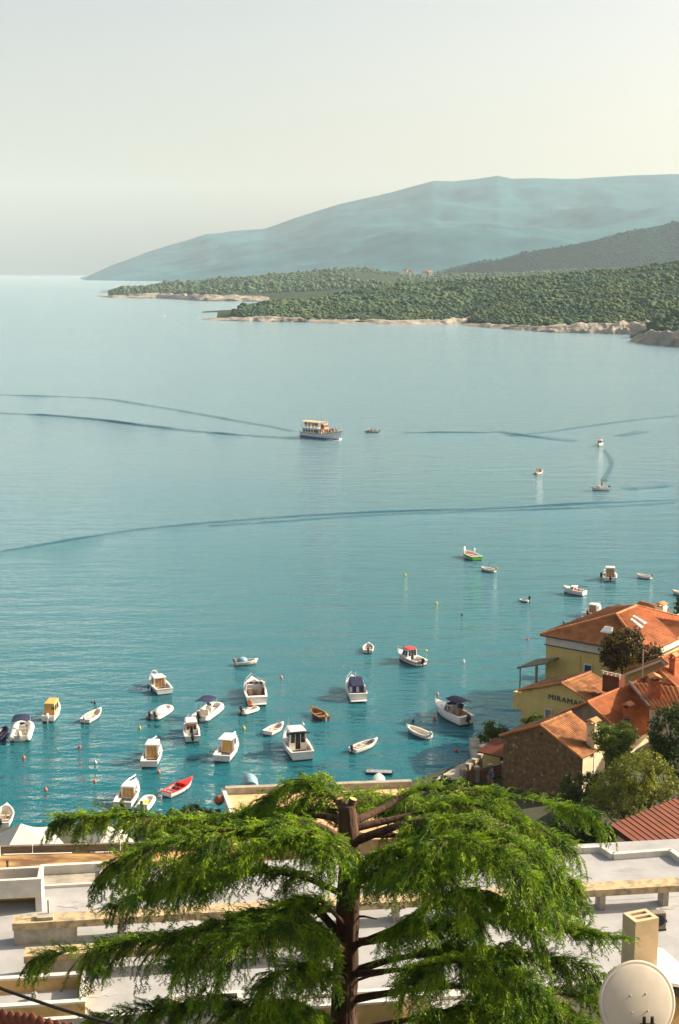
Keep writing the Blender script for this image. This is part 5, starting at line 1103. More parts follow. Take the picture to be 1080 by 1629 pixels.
# sandy roof under the cedar's crown
zs = 5.2; s0, s1, s2, s3 = on(372, 1300, zs), on(655, 1290, zs), on(655, 1252, zs), on(358, 1263, zs)
SR = thing("sandy_roof_building", "flat roofed waterside building with sunlit sandy roof and grey parapet", "building", (s0.x, s0.y, 0), 0); o_ = Vector((s0.x, s0.y, 0))
MB().prism([(p - o_)[:2] for p in (s0 - Vector((0, 5, 0)), s1 - Vector((0, 5, 0)), s2, s3)], -1, zs).build("roof_deck", M_SANDR, SR)
a_, b_ = s3 - o_, s2 - o_; c_ = (a_ + b_) / 2; dd = b_ - a_
for k in range(4):
    p_ = a_.lerp(b_, (k + .5) / 4); MB().box((p_.x, p_.y + .1, zs + .22), (dd.length / 4 - .01, .5, .56), math.atan2(dd.y, dd.x)).build("parapet_block", M_CONC, SR)
e_ = s0 - o_ - a_; p_ = a_ + e_ * .5; MB().box((p_.x - .1, p_.y, zs + .1), (.3, e_.length + .6, .5), math.atan2(e_.y, e_.x) - math.pi / 2).build("parapet_block", M_WHITEW, SR)
MB().box((a_.x - .35, a_.y - 1.6, zs - 1.0), (.4, 1.6, .25), 0.2).build("stair_rail", M_DARKC, SR)
ball = thing("lamp_ball", "round brown ball on a bracket at the sandy roof's corner", "ball", at(348, 1273, s3.y - 1), 0)
MB().ball((0, 0, 0), .40, 14, 10).build("globe", mat("ball_brown", (.30, .11, .05), .4, var=.2), ball, True); MB().tube([(0, 0, 0), (.7, .1, -.1)], .06, 6).build("bracket", M_BLACK, ball); MB().tube([(-.41, 0, 0), (.41, 0, 0)], .05, 6).build("pin", M_GREY, ball)

# --- nearer house: tan chimney, sloping white roof, big dish ---------------------------
CB = at(1016, 1545, 42); NH = thing("near_house", "nearer house with a tall tan twin-flue chimney and pale sloping roof", "house", (CB.x, CB.y, CB.z - 2), math.radians(22))
cw, cd = .86, .72; top = at(1010, 1476, 41.5).z - (CB.z - 2)
ck = MB(); ck.box((0, 0, top / 2 - 1.5), (cw, cd, top + 3)); chm = ck.build("chimney", M_TANP, NH)
for a_ in (((-cw / 2 + .07, 0), (.14, cd)), ((cw / 2 - .07, 0), (.14, cd)), ((0, -cd / 2 + .07), (cw - .28, .14)), ((0, cd / 2 - .07), (cw - .28, .14)), ((0, 0), (cw - .28, .12))):
    MB().box((a_[0][0], a_[0][1], top + .09), (a_[1][0], a_[1][1], .176)).build("flue_wall", M_TANP, chm)
for s_ in (-1, 1): MB().box((0, s_ * .14, top + .004), (cw - .3, .15, .008)).build("flue", M_DARKC, chm)
sl = [at(1030, 1502, 43.5), at(1062, 1508, 44.5), at(1120, 1560, 41), at(1040, 1562, 40)]
# sloping pale roof beyond the chimney
pl = [at(1038, 1504, 46), at(1056, 1510, 46.0), at(1125, 1572, 40.5), at(1042, 1560, 39.8)]; iv = Matrix.Translation((CB.x, CB.y, CB.z - 2)) @ Matrix.Rotation(math.radians(22), 4, 'Z'); iv.invert()
MB().slab([iv @ p for p in pl], .1).build("sloping_roof", M_WHITEW, NH)
MB().slab([iv @ (p - Vector((0, 0, .14))) for p in pl], .25).build("eaves", M_RUST, NH)
lp = [iv @ p for p in pl]; pc = sum(lp, Vector()) / 4; ins = [pc + (p - pc) * .9 for p in lp]      # walls carrying the sloping roof
MB().add([(p.x, p.y, p.z - .42) for p in ins] + [(p.x, p.y, -8) for p in ins], [(0, 1, 2, 3), (7, 6, 5, 4)] + [(i, i + 4, (i + 1) % 4 + 4, (i + 1) % 4) for i in range(4)]).build("wing_wall", M_OCHRE, NH)
MB().box((1.5, -1.5, -1.6), (5.5, 4.0, 2.6)).build("wall", M_OCHRE, NH)
DB = at(1017, 1596, 18.2); DI = thing("satellite_dish", "large cream satellite dish seen from its bracketed back", "satellite dish", DB, 0)
Mr = Matrix.Rotation(math.radians(20), 4, 'Z') @ Matrix.Rotation(math.radians(-72), 4, 'X')
R_ = .56
prof = [(.012, .0)] + [(R_ * k / 12, -.075 * (k / 12) ** 2) for k in range(1, 12)] + [(R_ * .925, -.066), (R_ * .955, -.060), (R_, -.068), (R_ * 1.006, -.085), (R_ * .98, -.092), (R_ * .9, -.085), (.3, -.045), (.012, -.02)]
prof = [(r_, z_ if i < 11 else z_) for i, (r_, z_) in enumerate(prof)]
d_ = MB().lathe(prof, 56, (0, 0, 0), Matrix.Rotation(math.radians(12), 4, 'Z') @ Matrix.Rotation(math.radians(70), 4, 'X')).build("reflector", mat("dish_cream", (.62, .54, .42), .6, var=.05, scale=5, bump=.004, bscale=60), DI, True)
for a_ in range(4): q_ = Vector((.16 * math.cos(a_ * 1.57 + .8), .16 * math.sin(a_ * 1.57 + .8), -.006)); MB().ball((Matrix.Rotation(math.radians(12), 4, "Z") @ Matrix.Rotation(math.radians(70), 4, "X")) @ q_, .014, 6, 4).build("bolt", M_STEEL, DI)
for s_ in (-.055, .055): MB().tube([(s_ + .10, -.13, -.13), (s_ + .10, -.20, -.9)], .024, 8).build("bracket_arm", M_RUST, DI)
MB().box((.10, -.12, -.30), (.2, .05, .12)).build("bracket_plate", M_RUST, DI); MB().tube([(-.02, -.02, -.4), (-.02, 0, -8)], .035, 8).build("mast", M_RUST, DI)

# --- tiled roof and overhead pipe close by, at the corner ------------------------------
T0 = at(-30, 1600, 21.5); TR = thing("tiled_roof", "dark red pan tile roof edge under the black pipe", "roof", T0, 0)
tdir = (at(140, 1634, 20.2) - T0); tl = tdir.length; tdir.normalize(); down = Vector((.62, -.62, -.48)).normalized()
npt = 14
mt = MB(); ring0 = []
def tile_mesh():
    m = MB(); sec = [(math.cos(a) * .085, math.sin(a) * .07) for a in np.linspace(0, math.pi, 7)]; sec_in = [(x * .8, z * .75) for x, z in reversed(sec)]
    rings = []
    for t_, k in ((0, .85), (.36, 1.0)): rings.append([(x * k, t_, z * k) for x, z in sec + sec_in])
    m.loft(rings); return m
tm = tile_mesh().build("tile", mat("near_tile", (.24, .065, .028), .8, col2=(.10, .03, .018), scale=5, detail=8, bump=.03), TR)
yv = down; xv = (tdir - yv * tdir.dot(yv)).normalized(); zv = xv.cross(yv); zv = zv if zv.z > 0 else -zv
basis = Matrix((( xv.x, yv.x, zv.x, 0), (xv.y, yv.y, zv.y, 0), (xv.z, yv.z, zv.z, 0), (0, 0, 0, 1)))
first = True
for row in range(6):
    for k in range(npt):
        o = tm if first else tm.copy()
        if not first: COL.objects.link(o); o.parent = TR
        first = False
        jit = Matrix.Rotation(rnd.uniform(-.05, .05), 4, 'Z')
        o.matrix_local = Matrix.Translation(tdir * (k * tl / npt) + yv * (row * .30 + rnd.uniform(-.03, .03)) + zv * (.02 + rnd.uniform(0, .015))) @ basis @ jit
MB().slab([tdir * -.2 + yv * .03 - zv * .02, tdir * (tl + .2) + yv * .03 - zv * .02, tdir * (tl + .2) + yv * 2.2 - zv * .02, tdir * -.2 + yv * 2.2 - zv * .02], .06).build("underlay", M_RUST, TR)
pa, pb = at(-60, 1549, 19.5), at(250, 1648, 17.5)
pp = MB().tube([pa.lerp(pb, k / 8) - Vector((0, 0, .06 * math.sin(k / 8 * math.pi))) for k in range(9)], .024, 8).build("overhead_pipe", M_RUST, None, True); tag(pp, "thick black pipe slanting over the dark tile roof edge", "pipe")

# --- hamlets on the hills ----------------------------------------------------------------
def far_house(px, py, Y, s, lab, wallm, group=None):
    p = at(px, py, Y); r = thing("far_house", lab, "house", (p.x, p.y, p.z - s * .3), rnd.uniform(0, 3))
    MB().box((0, 0, s * .15), (s, s * .7, s * .9)).build("wall", wallm, r)
    MB().add([(-s * .55, -s * .4, s * .6), (s * .55, -s * .4, s * .6), (s * .55, s * .4, s * .6), (-s * .55, s * .4, s * .6), (-s * .55, 0, s * .95), (s * .55, 0, s * .95)], [(0, 1, 5, 4), (2, 3, 4, 5), (1, 2, 5), (3, 0, 4), (3, 2, 1, 0)]).build("roof", M_TILEP, r)
FWH = mat("far_wall", (.85, .74, .64), .8)
for px, py in ((466, 395), (480, 394), (500, 394), (545, 392), (552, 390), (562, 392), (846, 368), (852, 367), (872, 364), (880, 366), (890, 365)):
    far_house(px, py + 2, 7600, 17, "pale house in the " + ("lower" if px < 700 else "upper") + " hamlet on the long mountain's slope", FWH, None)
for o in [o for o in COL.objects if o.name.startswith("far_house")]: o["group"] = "hamlet houses on the mountain"
for i, (px, py) in enumerate(((645, 434), (652, 435), (676, 437), (684, 436))):
    far_house(px, py - 1, 2600, 8, ("red roofed house", "small pale house", "long cream house", "white house")[i] + " on the saddle behind the headlands", FWH)
# ================================================================ trees
def leaf_mat(name, col, col2, scale, trans=.35, thr=(.35, .65), detail=5):
    m = bpy.data.materials.new(name); m.use_nodes = True; t = m.node_tree; L = t.links.new; t.nodes.clear()
    tc = t.nodes.new("ShaderNodeTexCoord"); n = t.nodes.new("ShaderNodeTexNoise"); n.inputs['Scale'].default_value = scale; n.inputs['Detail'].default_value = detail; L(tc.outputs['Object'], n.inputs['Vector'])
    r = t.nodes.new("ShaderNodeValToRGB"); e = r.color_ramp.elements; e[0].position, e[1].position = thr; e[0].color = (*col2, 1); e[1].color = (*col, 1); L(n.outputs[0], r.inputs[0])
    b = t.nodes.new("ShaderNodeBsdfPrincipled"); b.inputs['Roughness'].default_value = .55; b.inputs['Specular IOR Level'].default_value = .25; L(r.outputs[0], b.inputs['Base Color'])
    tr = t.nodes.new("ShaderNodeBsdfTranslucent"); L(r.outputs[0], tr.inputs[0])
    mx = t.nodes.new("ShaderNodeMixShader"); mx.inputs[0].default_value = trans; L(b.outputs[0], mx.inputs[1]); L(tr.outputs[0], mx.inputs[2])
    o = t.nodes.new("ShaderNodeOutputMaterial"); L(mx.outputs[0], o.inputs[0]); return m
M_BARK = mat("cedar_bark", (0.115, 0.060, 0.032), 0.95, col2=(0.035, 0.020, 0.013), scale=6, detail=8, bump=0.10, bscale=14, stretch=(1, 1, .25))
M_BARK2 = mat("bark", (0.10, 0.07, 0.045), 0.95, var=.3, scale=4, bump=.05)
M_CUT = mat("cut_wood", (0.55, 0.34, 0.16), 0.8, var=.2, scale=8)
M_NEEDLE = leaf_mat("cedar_needles", (0.310, 0.460, 0.016), (0.050, 0.135, 0.008), 2.4, .14)  # noise-placed bright and dark tones stand for lit and shaded needles

def unit(a): return a / np.maximum(np.linalg.norm(a, axis=-1, keepdims=True), 1e-9)
def twig_template(seed, nodes=15, per=6):
    g = np.random.default_rng(seed); tv = []
    for k in range(nodes):
        t = (k + .5) / nodes; c = np.array([t, 0.05 * math.sin(t * 5 + seed), -0.34 * t * t]); ax = unit(np.array([1, 0, -0.68 * t]))
        side = np.array([0, 1, 0]); up = np.cross(ax, side) * -1
        for j in range(per):
            a = g.uniform(0, 2 * math.pi); out = side * math.cos(a) + up * math.sin(a) * .8
            d = unit(ax * g.uniform(.55, 1.1) + out * g.uniform(.5, 1.1) + np.array([0, 0, -.15])); ln = g.uniform(.09, .17) * (1.15 - .45 * t); wv = unit(np.cross(d, g.normal(size=3))) * .017
            b = c + out * .008; tv.append([b - wv, b + wv, b + d * ln])
        if k % 3 == 1:      # short side shoots give the feathery outline
            sg = 1 if (k // 3) % 2 else -1; sd = unit(ax * .7 + side * sg * .8 + np.array([0, 0, -.25]))
            for q in range(4):
                cc = c + sd * (.05 + .07 * q)
                for j in range(4):
                    d = unit(sd * .8 + g.normal(size=3) * .5); ln = g.uniform(.07, .13); wv = unit(np.cross(d, g.normal(size=3))) * .015
                    tv.append([cc - wv, cc + wv, cc + d * ln])
    return np.array(tv)          # (n,3,3)
TW = [twig_template(s) for s in range(10)]

CY = 29.0
CT = at(551, 1290, CY); CEDAR = thing("cedar_tree", "big bright green cedar with drooping tiered branches and a lopped top", "tree", (CT.x, CT.y, 20.0))
OC = Vector((CT.x, CT.y, 20.0))
def cl(px, py, Y): return at(px, py, Y) - OC
tk = [(cl(546, 1800, CY), .36), (cl(546, 1629, CY), .295), (cl(549, 1560, CY), .275), (cl(552, 1480, CY), .255), (cl(556, 1400, CY), .235), (cl(556, 1340, CY), .215), (cl(553, 1300, CY), .19), (cl(551, 1280, CY), .165)]
path = [Vector((0.05, 0, 0))] + [p for p, r in tk]; rad = [.5] + [r for p, r in tk]
# bark furrows: ribbed trunk
mb = MB(); rings = []
fine = []
for i in range(len(path) - 1):
    for k in range(8): fine.append((path[i].lerp(path[i + 1], k / 8), rad[i] + (rad[i + 1] - rad[i]) * k / 8))
fine.append((path[-1], rad[-1]))
for i, (p, r) in enumerate(fine):
    rings.append([p + Vector((math.cos(a), math.sin(a), 0)) * r * (1 + .05 * math.sin(a * 9 + p.z * 1.1) + .05 * vnoise(np.array([a * 2.2, p.z * 3.0]), 3) + .04 * vnoise(np.array([a * 5, p.z * 9.0]), 5)) for a in np.linspace(0, 2 * math.pi, 29)[:-1]])
mb.loft(rings); mb.build("trunk", M_BARK, CEDAR, smooth=True)
for px0, py0, px1, py1, r0 in ((547, 1290, 541, 1270, .085), (556, 1290, 562, 1271, .10)):
    a, b = cl(px0, py0, CY), cl(px1, py1, CY); so = MB().tube([a, b], [r0, r0 * .85], 10).build("lopped_stub", M_BARK, CEDAR)
    MB().tube([b, b + (b - a).normalized() * .006], r0 * .84, 10).build("cut_face", M_CUT, so)

def spline(pts, n=40):
    P = np.array([p[:] for p in pts]); t = np.linspace(0, 1, len(P)); s = np.linspace(0, 1, n)
    # Catmull-Rom
    out = []
    for x in s:
        f = x * (len(P) - 1); i = min(int(f), len(P) - 2); u = f - i
        p0, p1, p2, p3 = P[max(i - 1, 0)], P[i], P[i + 1], P[min(i + 2, len(P) - 1)]
        out.append(.5 * ((2 * p1) + (-p0 + p2) * u + (2 * p0 - 5 * p1 + 4 * p2 - p3) * u * u + (-p0 + 3 * p1 - 3 * p2 + p3) * u ** 3))
    return np.array(out)
G = np.random.default_rng(5)
def limb(pts, r0=.09, sec=1.25, dens=1.0, start=.16, droop=.42, down=.5, tw=.5):
    droop *= .85
    """pts = (photo column, row, depth) along a limb; grows side shoots and hanging sprays"""
    P = spline([cl(*p) for p in pts]); n = len(P); D = np.linalg.norm(np.diff(P, axis=0), axis=1); Ltot = D.sum(); cum = np.concatenate([[0], np.cumsum(D)]) / Ltot
    rr = [r0 * .8 * (1 - c) ** 1.5 + .008 for c in cum]
    tws = MB(); wood = MB(); wood.tube([Vector(p) for p in P], rr, 8)
    Z = np.array([0, 0, 1.0]); Os, Xs, Ls = [], [], []
    ns = int(Ltot * 22 * dens)
    for k in range(ns):
        c = start + (1.0 - start) * ((k + G.uniform(0, 1)) / ns); i = int(np.searchsorted(cum, c)) ; i = min(max(i, 1), n - 1)
        p = P[i - 1] + (P[i] - P[i - 1]) * ((c - cum[i - 1]) / max(1e-6, cum[i] - cum[i - 1])); T = unit(P[i] - P[i - 1]); S = unit(np.cross(T, Z)); sg = 1 if k % 2 else -1
        if vnoise(np.array([c * Ltot * 1.25, sg * 3.7 + pts[0][1] * .13, pts[-1][0] * .21]), 2) < -.12: continue      # gaps between the pads
        ph = math.radians(G.uniform(28, 85)); d = unit(T * math.cos(ph) + S * sg * math.sin(ph) + Z * G.uniform(-.08, .34))
        ln = sec * (0.35 + .65 * math.sin(math.pi * min(1, (c - start) / (1 - start) * .72 + .22))) * G.uniform(.5, 1.1)
        if c > .93: d = unit(T + S * sg * G.uniform(0, .5))
        nu = max(2, int(ln / .115)); dr = droop * G.uniform(.7, 1.4)
        Q = [p + d * ln * u - Z * dr * ln * u * u for u in np.linspace(0, 1, nu + 1)]
        tws.tube([Vector(q) for q in Q[::max(1, nu // 3)]], .010, 3, cap=False)
        for j in range(1, nu + 1):
            ax = unit(Q[j] - Q[j - 1]); sd = unit(np.cross(ax, Z)); s2 = 1 if j % 2 else -1
            dd = unit(ax * .75 + sd * s2 * G.uniform(.1, .8) - Z * G.uniform(0, down)) if j < nu else unit(ax - Z * .15)
            Os.append(Q[j - 1]); Xs.append(dd); Ls.append(tw * G.uniform(.55, 1.15) * (1 if j < nu else 1.2))
    for k in range(int(Ltot * 26)):      # sprays along the top of the limb itself
        c = start + (1 - start) * G.uniform(0, 1); i = min(max(int(np.searchsorted(cum, c)), 1), n - 1); T = unit(P[i] - P[i - 1]); S = unit(np.cross(T, Z))
        Os.append(P[i] + Z * .02); Xs.append(unit(T * G.uniform(.3, 1) + S * G.uniform(-.9, .9) + Z * G.uniform(.1, .7))); Ls.append(tw * G.uniform(.45, .85))
    wo = wood.build("branch", M_BARK, CEDAR, smooth=True)
    to = tws.build("twigs", M_BARK, wo); to["kind"] = "stuff"
    O, X, Ln = np.array(Os), np.array(Xs), np.array(Ls); Y = unit(np.cross(Z[None], X) + G.normal(size=X.shape) * .15); Zl = np.cross(X, Y); Y = np.cross(Zl, X)
    which = G.integers(0, len(TW), len(O)); tris = []
    for w_ in range(len(TW)):
        m = which == w_
        if not m.any(): continue
        t = TW[w_]; o, x, y, z, l_ = O[m], X[m], Y[m], Zl[m], Ln[m]
        v = (t[None, :, :, 0, None] * x[:, None, None] + t[None, :, :, 1, None] * y[:, None, None] + t[None, :, :, 2, None] * z[:, None, None]) * l_[:, None, None, None] + o[:, None, None]
        tris.append(v.reshape(-1, 3))
    V = np.concatenate(tris); f = np.arange(len(V)).reshape(-1, 3)
    fo = np_mesh("foliage", V, f, M_NEEDLE, wo); fo["kind"] = "stuff"; return len(f)
NT = 0
LIMBS = [
 # upper left, behind
 dict(pts=[(548, 1305, 29.2), (490, 1296, 29.8), (400, 1305, 30.6), (300, 1304, 31.0), (190, 1296, 31.2), (96, 1302, 31.2)], sec=.85, r0=.10, down=.6),
 dict(pts=[(548, 1312, 29.0), (500, 1290, 30.2), (440, 1290, 31.2), (370, 1300, 32.0)], sec=1.0, r0=.08),
 # top hump behind the lopped leader
 dict(pts=[(550, 1300, 29.2), (530, 1268, 30.0), (490, 1243, 30.6), (440, 1262, 31.0), (395, 1290, 31.2)], sec=.9, r0=.09),
 dict(pts=[(552, 1298, 29.3), (560, 1270, 30.2), (600, 1268, 31.0), (650, 1280, 31.5)], sec=.8, r0=.07),
 dict(pts=[(556, 1302, 29.3), (590, 1285, 30.4), (640, 1275, 31.4), (700, 1272, 32.2)], sec=.8, r0=.07, start=.1),
 # upper left, front: the broad lit pad
 dict(pts=[(549, 1340, 28.8), (500, 1312, 28.2), (430, 1312, 27.6), (340, 1325, 27.2), (250, 1345, 27.0), (180, 1372, 27.0)], sec=1.15, r0=.11, dens=1.15, droop=.55),
 dict(pts=[(549, 1350, 28.6), (505, 1325, 27.6), (455, 1330, 26.8), (410, 1350, 26.4), (375, 1385, 26.2)], sec=.9, r0=.08, droop=.6),
 dict(pts=[(549, 1355, 28.6), (530, 1336, 27.6), (515, 1346, 26.9), (508, 1388, 26.5)], sec=.6, r0=.06, droop=.7, dens=1.2),
 dict(pts=[(549, 1350, 28.8), (460, 1350, 28.4), (380, 1362, 28.2), (290, 1375, 28.2), (210, 1385, 28.4)], sec=.9, r0=.08),
 # middle left, dark tier
 dict(pts=[(550, 1425, 29.0), (470, 1392, 29.4), (380, 1388, 29.6), (280, 1405, 29.8), (180, 1440, 29.8)], sec=.7, r0=.09),
 # lower left: long limb
 dict(pts=[(549, 1500, 29.0), (490, 1440, 28.6), (400, 1455, 28.2), (300, 1485, 28.0), (190, 1502, 27.9), (66, 1520, 27.8)], sec=.95, r0=.12, droop=.5, dens=1.05),
 dict(pts=[(549, 1510, 28.9), (480, 1462, 28.0), (400, 1472, 27.3), (320, 1505, 27.0), (270, 1540, 27.0)], sec=1.15, r0=.10, droop=.6, dens=1.1),
 dict(pts=[(548, 1515, 28.7), (490, 1470, 27.6), (430, 1470, 26.6), (380, 1500, 26.0), (350, 1545, 25.8)], sec=.95, r0=.09, droop=.65, dens=1.15),
 dict(pts=[(548, 1470, 28.8), (505, 1432, 28.2), (470, 1440, 27.6), (440, 1470, 27.2)], sec=.7, r0=.06, droop=.6),
 dict(pts=[(547, 1560, 28.8), (495, 1535, 27.6), (450, 1548, 26.6), (410, 1592, 26.0)], sec=.75, r0=.08, droop=.6),
 dict(pts=[(547, 1640, 28.8), (450, 1610, 28.0), (340, 1600, 27.6), (240, 1605, 27.4), (150, 1618, 27.2)], sec=.8, r0=.08),
 dict(pts=[(547, 1650, 28.6), (490, 1605, 27.4), (430, 1600, 26.4), (380, 1640, 25.8)], sec=.75, r0=.08, droop=.6),
 # upper right
 dict(pts=[(560, 1308, 29.2), (610, 1285, 29.8), (670, 1255, 30.4), (760, 1258, 30.8), (850, 1275, 31.0), (942, 1298, 31.0)], sec=1.05, r0=.11, dens=1.1, droop=.5, start=.2),
 dict(pts=[(560, 1318, 29.1), (640, 1300, 29.4), (730, 1278, 29.6), (820, 1300, 29.6), (905, 1345, 29.4)], sec=1.0, r0=.11, dens=1.15, droop=.4, start=.2),
 dict(pts=[(560, 1340, 29.0), (650, 1310, 28.4), (740, 1310, 27.8), (830, 1345, 27.4), (915, 1405, 27.2)], sec=1.05, r0=.12, dens=1.15, droop=.42, start=.25),
 dict(pts=[(560, 1400, 28.9), (640, 1375, 28.0), (700, 1335, 27.2), (770, 1345, 26.6), (840, 1395, 26.2), (880, 1450, 26.2)], sec=1.0, r0=.10, dens=1.15, droop=.42, start=.2),
 dict(pts=[(560, 1405, 28.8), (620, 1380, 27.6), (670, 1370, 26.8), (720, 1400, 26.2), (760, 1450, 26.0)], sec=.9, r0=.09, droop=.45, start=.24, dens=1.1),
 dict(pts=[(560, 1330, 29.4), (640, 1330, 30.2), (740, 1345, 31.0), (840, 1385, 31.4), (915, 1440, 31.4)], sec=.9, r0=.08),
 dict(pts=[(560, 1395, 28.8), (600, 1360, 28.0), (640, 1345, 27.3), (680, 1365, 26.8), (700, 1410, 26.5)], sec=.75, r0=.07, droop=.6, start=.2),
 # middle right
 dict(pts=[(562, 1500, 29.0), (640, 1488, 28.6), (720, 1468, 28.4), (800, 1462, 28.2), (880, 1470, 28.0), (985, 1495, 27.8)], sec=.95, r0=.12, droop=.5, start=.2),
 dict(pts=[(562, 1505, 28.8), (640, 1470, 27.6), (720, 1425, 26.8), (800, 1445, 26.4), (860, 1490, 26.2)], sec=1.1, r0=.09, droop=.6, start=.28),
 # lower right
 dict(pts=[(563, 1545, 29.0), (630, 1525, 28.6), (720, 1515, 28.2), (820, 1520, 28.0), (900, 1530, 27.8), (972, 1552, 27.6)], sec=1.0, r0=.11, droop=.5, start=.2, dens=1.05),
 dict(pts=[(563, 1590, 29.0), (630, 1578, 28.4), (730, 1570, 27.8), (830, 1575, 27.4), (950, 1590, 27.2)], sec=1.05, r0=.11, droop=.5, start=.32, dens=1.1),
 dict(pts=[(563, 1640, 28.9), (660, 1620, 28.0), (760, 1600, 27.2), (860, 1605, 26.8), (950, 1640, 26.6)], sec=1.1, r0=.10, droop=.5, start=.24),
 dict(pts=[(563, 1550, 28.8), (660, 1540, 27.4), (740, 1530, 26.6), (820, 1550, 26.2), (880, 1595, 26.0)], sec=1.05, r0=.09, droop=.6, start=.28),
]
for d_ in LIMBS: NT += limb(**d_)
# bare snags on the trunk
for px0, py0, px1, py1 in ((563, 1412, 588, 1416), (560, 1458, 600, 1462), (566, 1560, 610, 1550), (540, 1530, 520, 1520)):
    a, b = cl(px0, py0, CY), cl(px1, py1, CY - .3); MB().tube([a, a.lerp(b, .5) + Vector((0, 0, .03)), b], [.035, .025, .012], 6).build("snag", M_BARK, CEDAR)

# --- broadleaf trees ---------------------------------------------------------------------
def leaf_tree(name, label, Y, crowns_px, leaf=.22, n=5000, mtl=None, base_z=2.0, clump=.55, trunk_px=None, sparse=1.0, seed=1, cat="tree", spikes=False):
    """crown lobes given as (column, row, half width, half height, depth offset) in the photograph"""
    g = np.random.default_rng(seed); k = FPX / (Y * 1.05)
    c0 = crowns_px[0]; b = at(trunk_px or c0[0], c0[1], Y); root = thing(name, label, cat, (b.x, b.y, base_z)); o_ = Vector((b.x, b.y, base_z))
    lobes = []
    for px, py, hw, hh, dY in crowns_px: lobes.append((np.array((at(px, py, Y + dY) - o_)[:]), hw / k, hh / k))
    tot = sum(l[1] * l[1] * l[2] for l in lobes); P, N = [], []
    t = MB(); top = Vector(lobes[0][0]); t.tube([Vector((0, 0, -1.5)), Vector((0.05, 0, top.z * .4)), Vector((top.x * .7, top.y * .7, top.z * .8)), top], [.16, .13, .09, .03], 8)
    for c, rx, rz in lobes:
        t.tube([Vector((0, 0, max(.2, top.z * .35))), Vector(c * .6) + Vector((0, 0, .2)), Vector(c)], [.08, .05, .02], 6)
        nl = int(n * rx * rx * rz / tot); ncl = max(6, int(26 * rx * rz / (clump * clump) * .5)); cc = g.normal(size=(ncl, 3)); cc = unit(cc) * g.uniform(.35, 1.0, (ncl, 1)) ** .5
        cc = c + cc * np.array([rx, rx, rz]); cr = clump * g.uniform(.45, 1.1, ncl)
        for q in range(min(ncl, 7)): t.tube([Vector(c * .8), Vector(cc[q])], [.03, .012], 4)
        w_ = g.integers(0, ncl, nl); off = unit(g.normal(size=(nl, 3))) * (g.uniform(0, 1, (nl, 1)) ** .6) * cr[w_][:, None] * np.array([1, 1, .75]); P.append(cc[w_] + off); N.append(unit(off + g.normal(size=(nl, 3)) * .35 + np.array([0, 0, .25])))
    t.build("trunk", M_BARK2, root)
    P, N = np.concatenate(P), np.concatenate(N); m = len(P); a = unit(np.cross(N, g.normal(size=(m, 3)))); b2 = np.cross(N, a); s = leaf * g.uniform(.6, 1.3, (m, 1))
    V = np.stack([P - a * s * .5, P + b2 * s * .28 + N * s * .05, P + a * s * .5, P - b2 * s * .28 + N * s * .05], 1)
    cr_ = np_mesh("crown", V.reshape(-1, 3), np.arange(m * 4).reshape(-1, 4), mtl, root); cr_["kind"] = "stuff"; return root
ML_BROWN = leaf_mat("brown_leaves", (0.130, 0.085, 0.016), (0.045, 0.040, 0.010), 1.2, .3)
ML_BRIGHT = leaf_mat("bright_leaves", (0.170, 0.230, 0.018), (0.040, 0.085, 0.010), 1.0, .35)
ML_DARK = leaf_mat("dark_leaves", (0.065, 0.110, 0.014), (0.014, 0.032, 0.008), 1.0, .25)
ML_OLIVE = leaf_mat("olive_leaves", (0.290, 0.310, 0.030), (0.105, 0.135, 0.018), 1.1, .3)
leaf_tree("fig_tree", "bronze leaved tree in front of the tall yellow house", 131.5, [(990, 1032, 32, 27, 0), (1002, 1012, 20, 12, .5), (975, 1050, 18, 18, -.4), (1030, 1040, 22, 13, 1), (1042, 1036, 12, 9, 1.4)], .30, 6500, ML_BROWN, 1.8, .6, seed=2)
leaf_tree("lime_tree", "bright green loose tree against the sunlit side wall", 104, [(975, 1180, 30, 24, 0), (960, 1168, 18, 18, -.4), (992, 1170, 20, 20, .5), (985, 1205, 28, 18, 0)], .20, 6500, ML_BRIGHT, 2.5, .42, seed=3)
leaf_tree("evergreen_tree", "dense dark tree below the bold pantiled wing", 103, [(1066, 1165, 36, 40, 0), (1052, 1200, 30, 32, -.5), (1085, 1140, 26, 24, .6), (1080, 1215, 30, 30, 0)], .22, 9500, ML_DARK, 2.5, .5, seed=4)
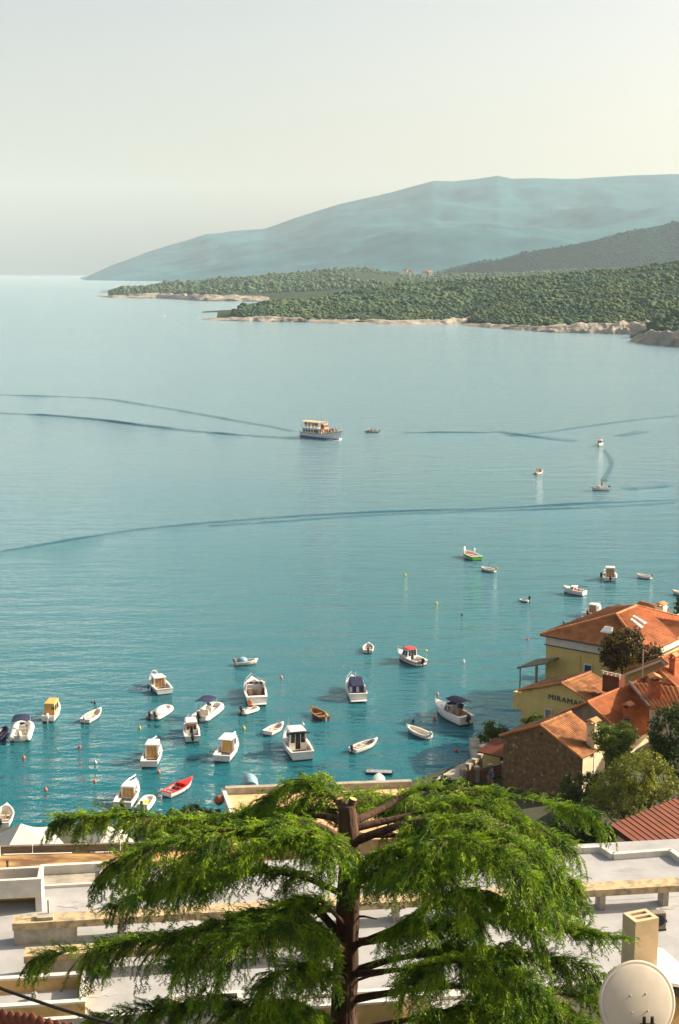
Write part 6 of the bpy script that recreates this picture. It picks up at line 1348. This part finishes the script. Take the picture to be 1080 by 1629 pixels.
leaf_tree("olive_tree", "yellow green olive tree rising beside the red ribbed roof", 96, [(1010, 1232, 40, 34, 0), (1032, 1215, 28, 24, .5), (975, 1248, 34, 28, -.4), (1050, 1240, 26, 30, .3), (1000, 1275, 46, 32, 0), (950, 1268, 22, 20, -.2), (1072, 1268, 30, 26, .4)], .17, 17000, ML_OLIVE, 2.5, .42, seed=5)
leaf_tree("laurel_bush", "dark bush at the foot of the stone house", 103.5, [(925, 1252, 34, 22, 0), (905, 1262, 18, 14, -.3), (945, 1240, 16, 14, .3), (930, 1290, 40, 30, 0)], .20, 7000, ML_DARK, 2.0, .42, seed=6, cat="bush")
leaf_tree("tamarisk_bush", "feathery green shrub on the quay beside the stone house", 125, [(786, 1160, 16, 13, 0), (775, 1172, 14, 9, -.4), (800, 1166, 12, 9, .3)], .22, 2200, ML_BRIGHT, 1.4, .45, seed=7, cat="bush")
leaf_tree("quay_bush", "dark shrub where the quay wall meets the cedar crown", 113, [(706, 1246, 22, 9, 0), (690, 1250, 14, 7, -.3), (735, 1250, 16, 7, .2)], .20, 2200, ML_DARK, 1.0, .4, seed=8, cat="bush")
leaf_tree("hedge_bush", "low green hedge between the small tent and the water", 104.5, [(310, 1293, 28, 8, 0), (335, 1297, 18, 7, .3), (288, 1297, 14, 6, -.3)], .18, 2600, ML_DARK, 1.2, .35, seed=9, cat="bush")
leaf_tree("shore_tree", "dark tree showing past the white house", 158, [(1084, 972, 12, 16, 0), (1092, 955, 12, 14, .3)], .35, 1500, ML_DARK, 1.4, .6, seed=10)
leaf_tree("yard_bush", "shaded shrub in the yard between cedar and red roofed house", 95, [(950, 1318, 24, 16, 0), (938, 1335, 22, 14, -.4), (960, 1340, 18, 14, .3), (905, 1320, 30, 22, 0)], .20, 4200, ML_DARK, 2.2, .42, seed=11, cat="bush")
leaf_tree("garden_bush", "flowering shrub beside the restaurant's door", 121, [(852, 1143, 12, 7, 0), (838, 1148, 8, 6, .2)], .2, 900, ML_BRIGHT, 2.0, .35, seed=12, cat="bush")
for lab, px, py, Yd, hh in (("leafy planting inside the raised roof planter's opening", 14, 1428, 80.5, 8),):
    leaf_tree("planter_bush", lab, Yd, [(px, py, 16, hh, 0)], .16, 700, ML_BRIGHT, 9.0, .3, seed=13, cat="bush")
print("cedar triangles", NT)
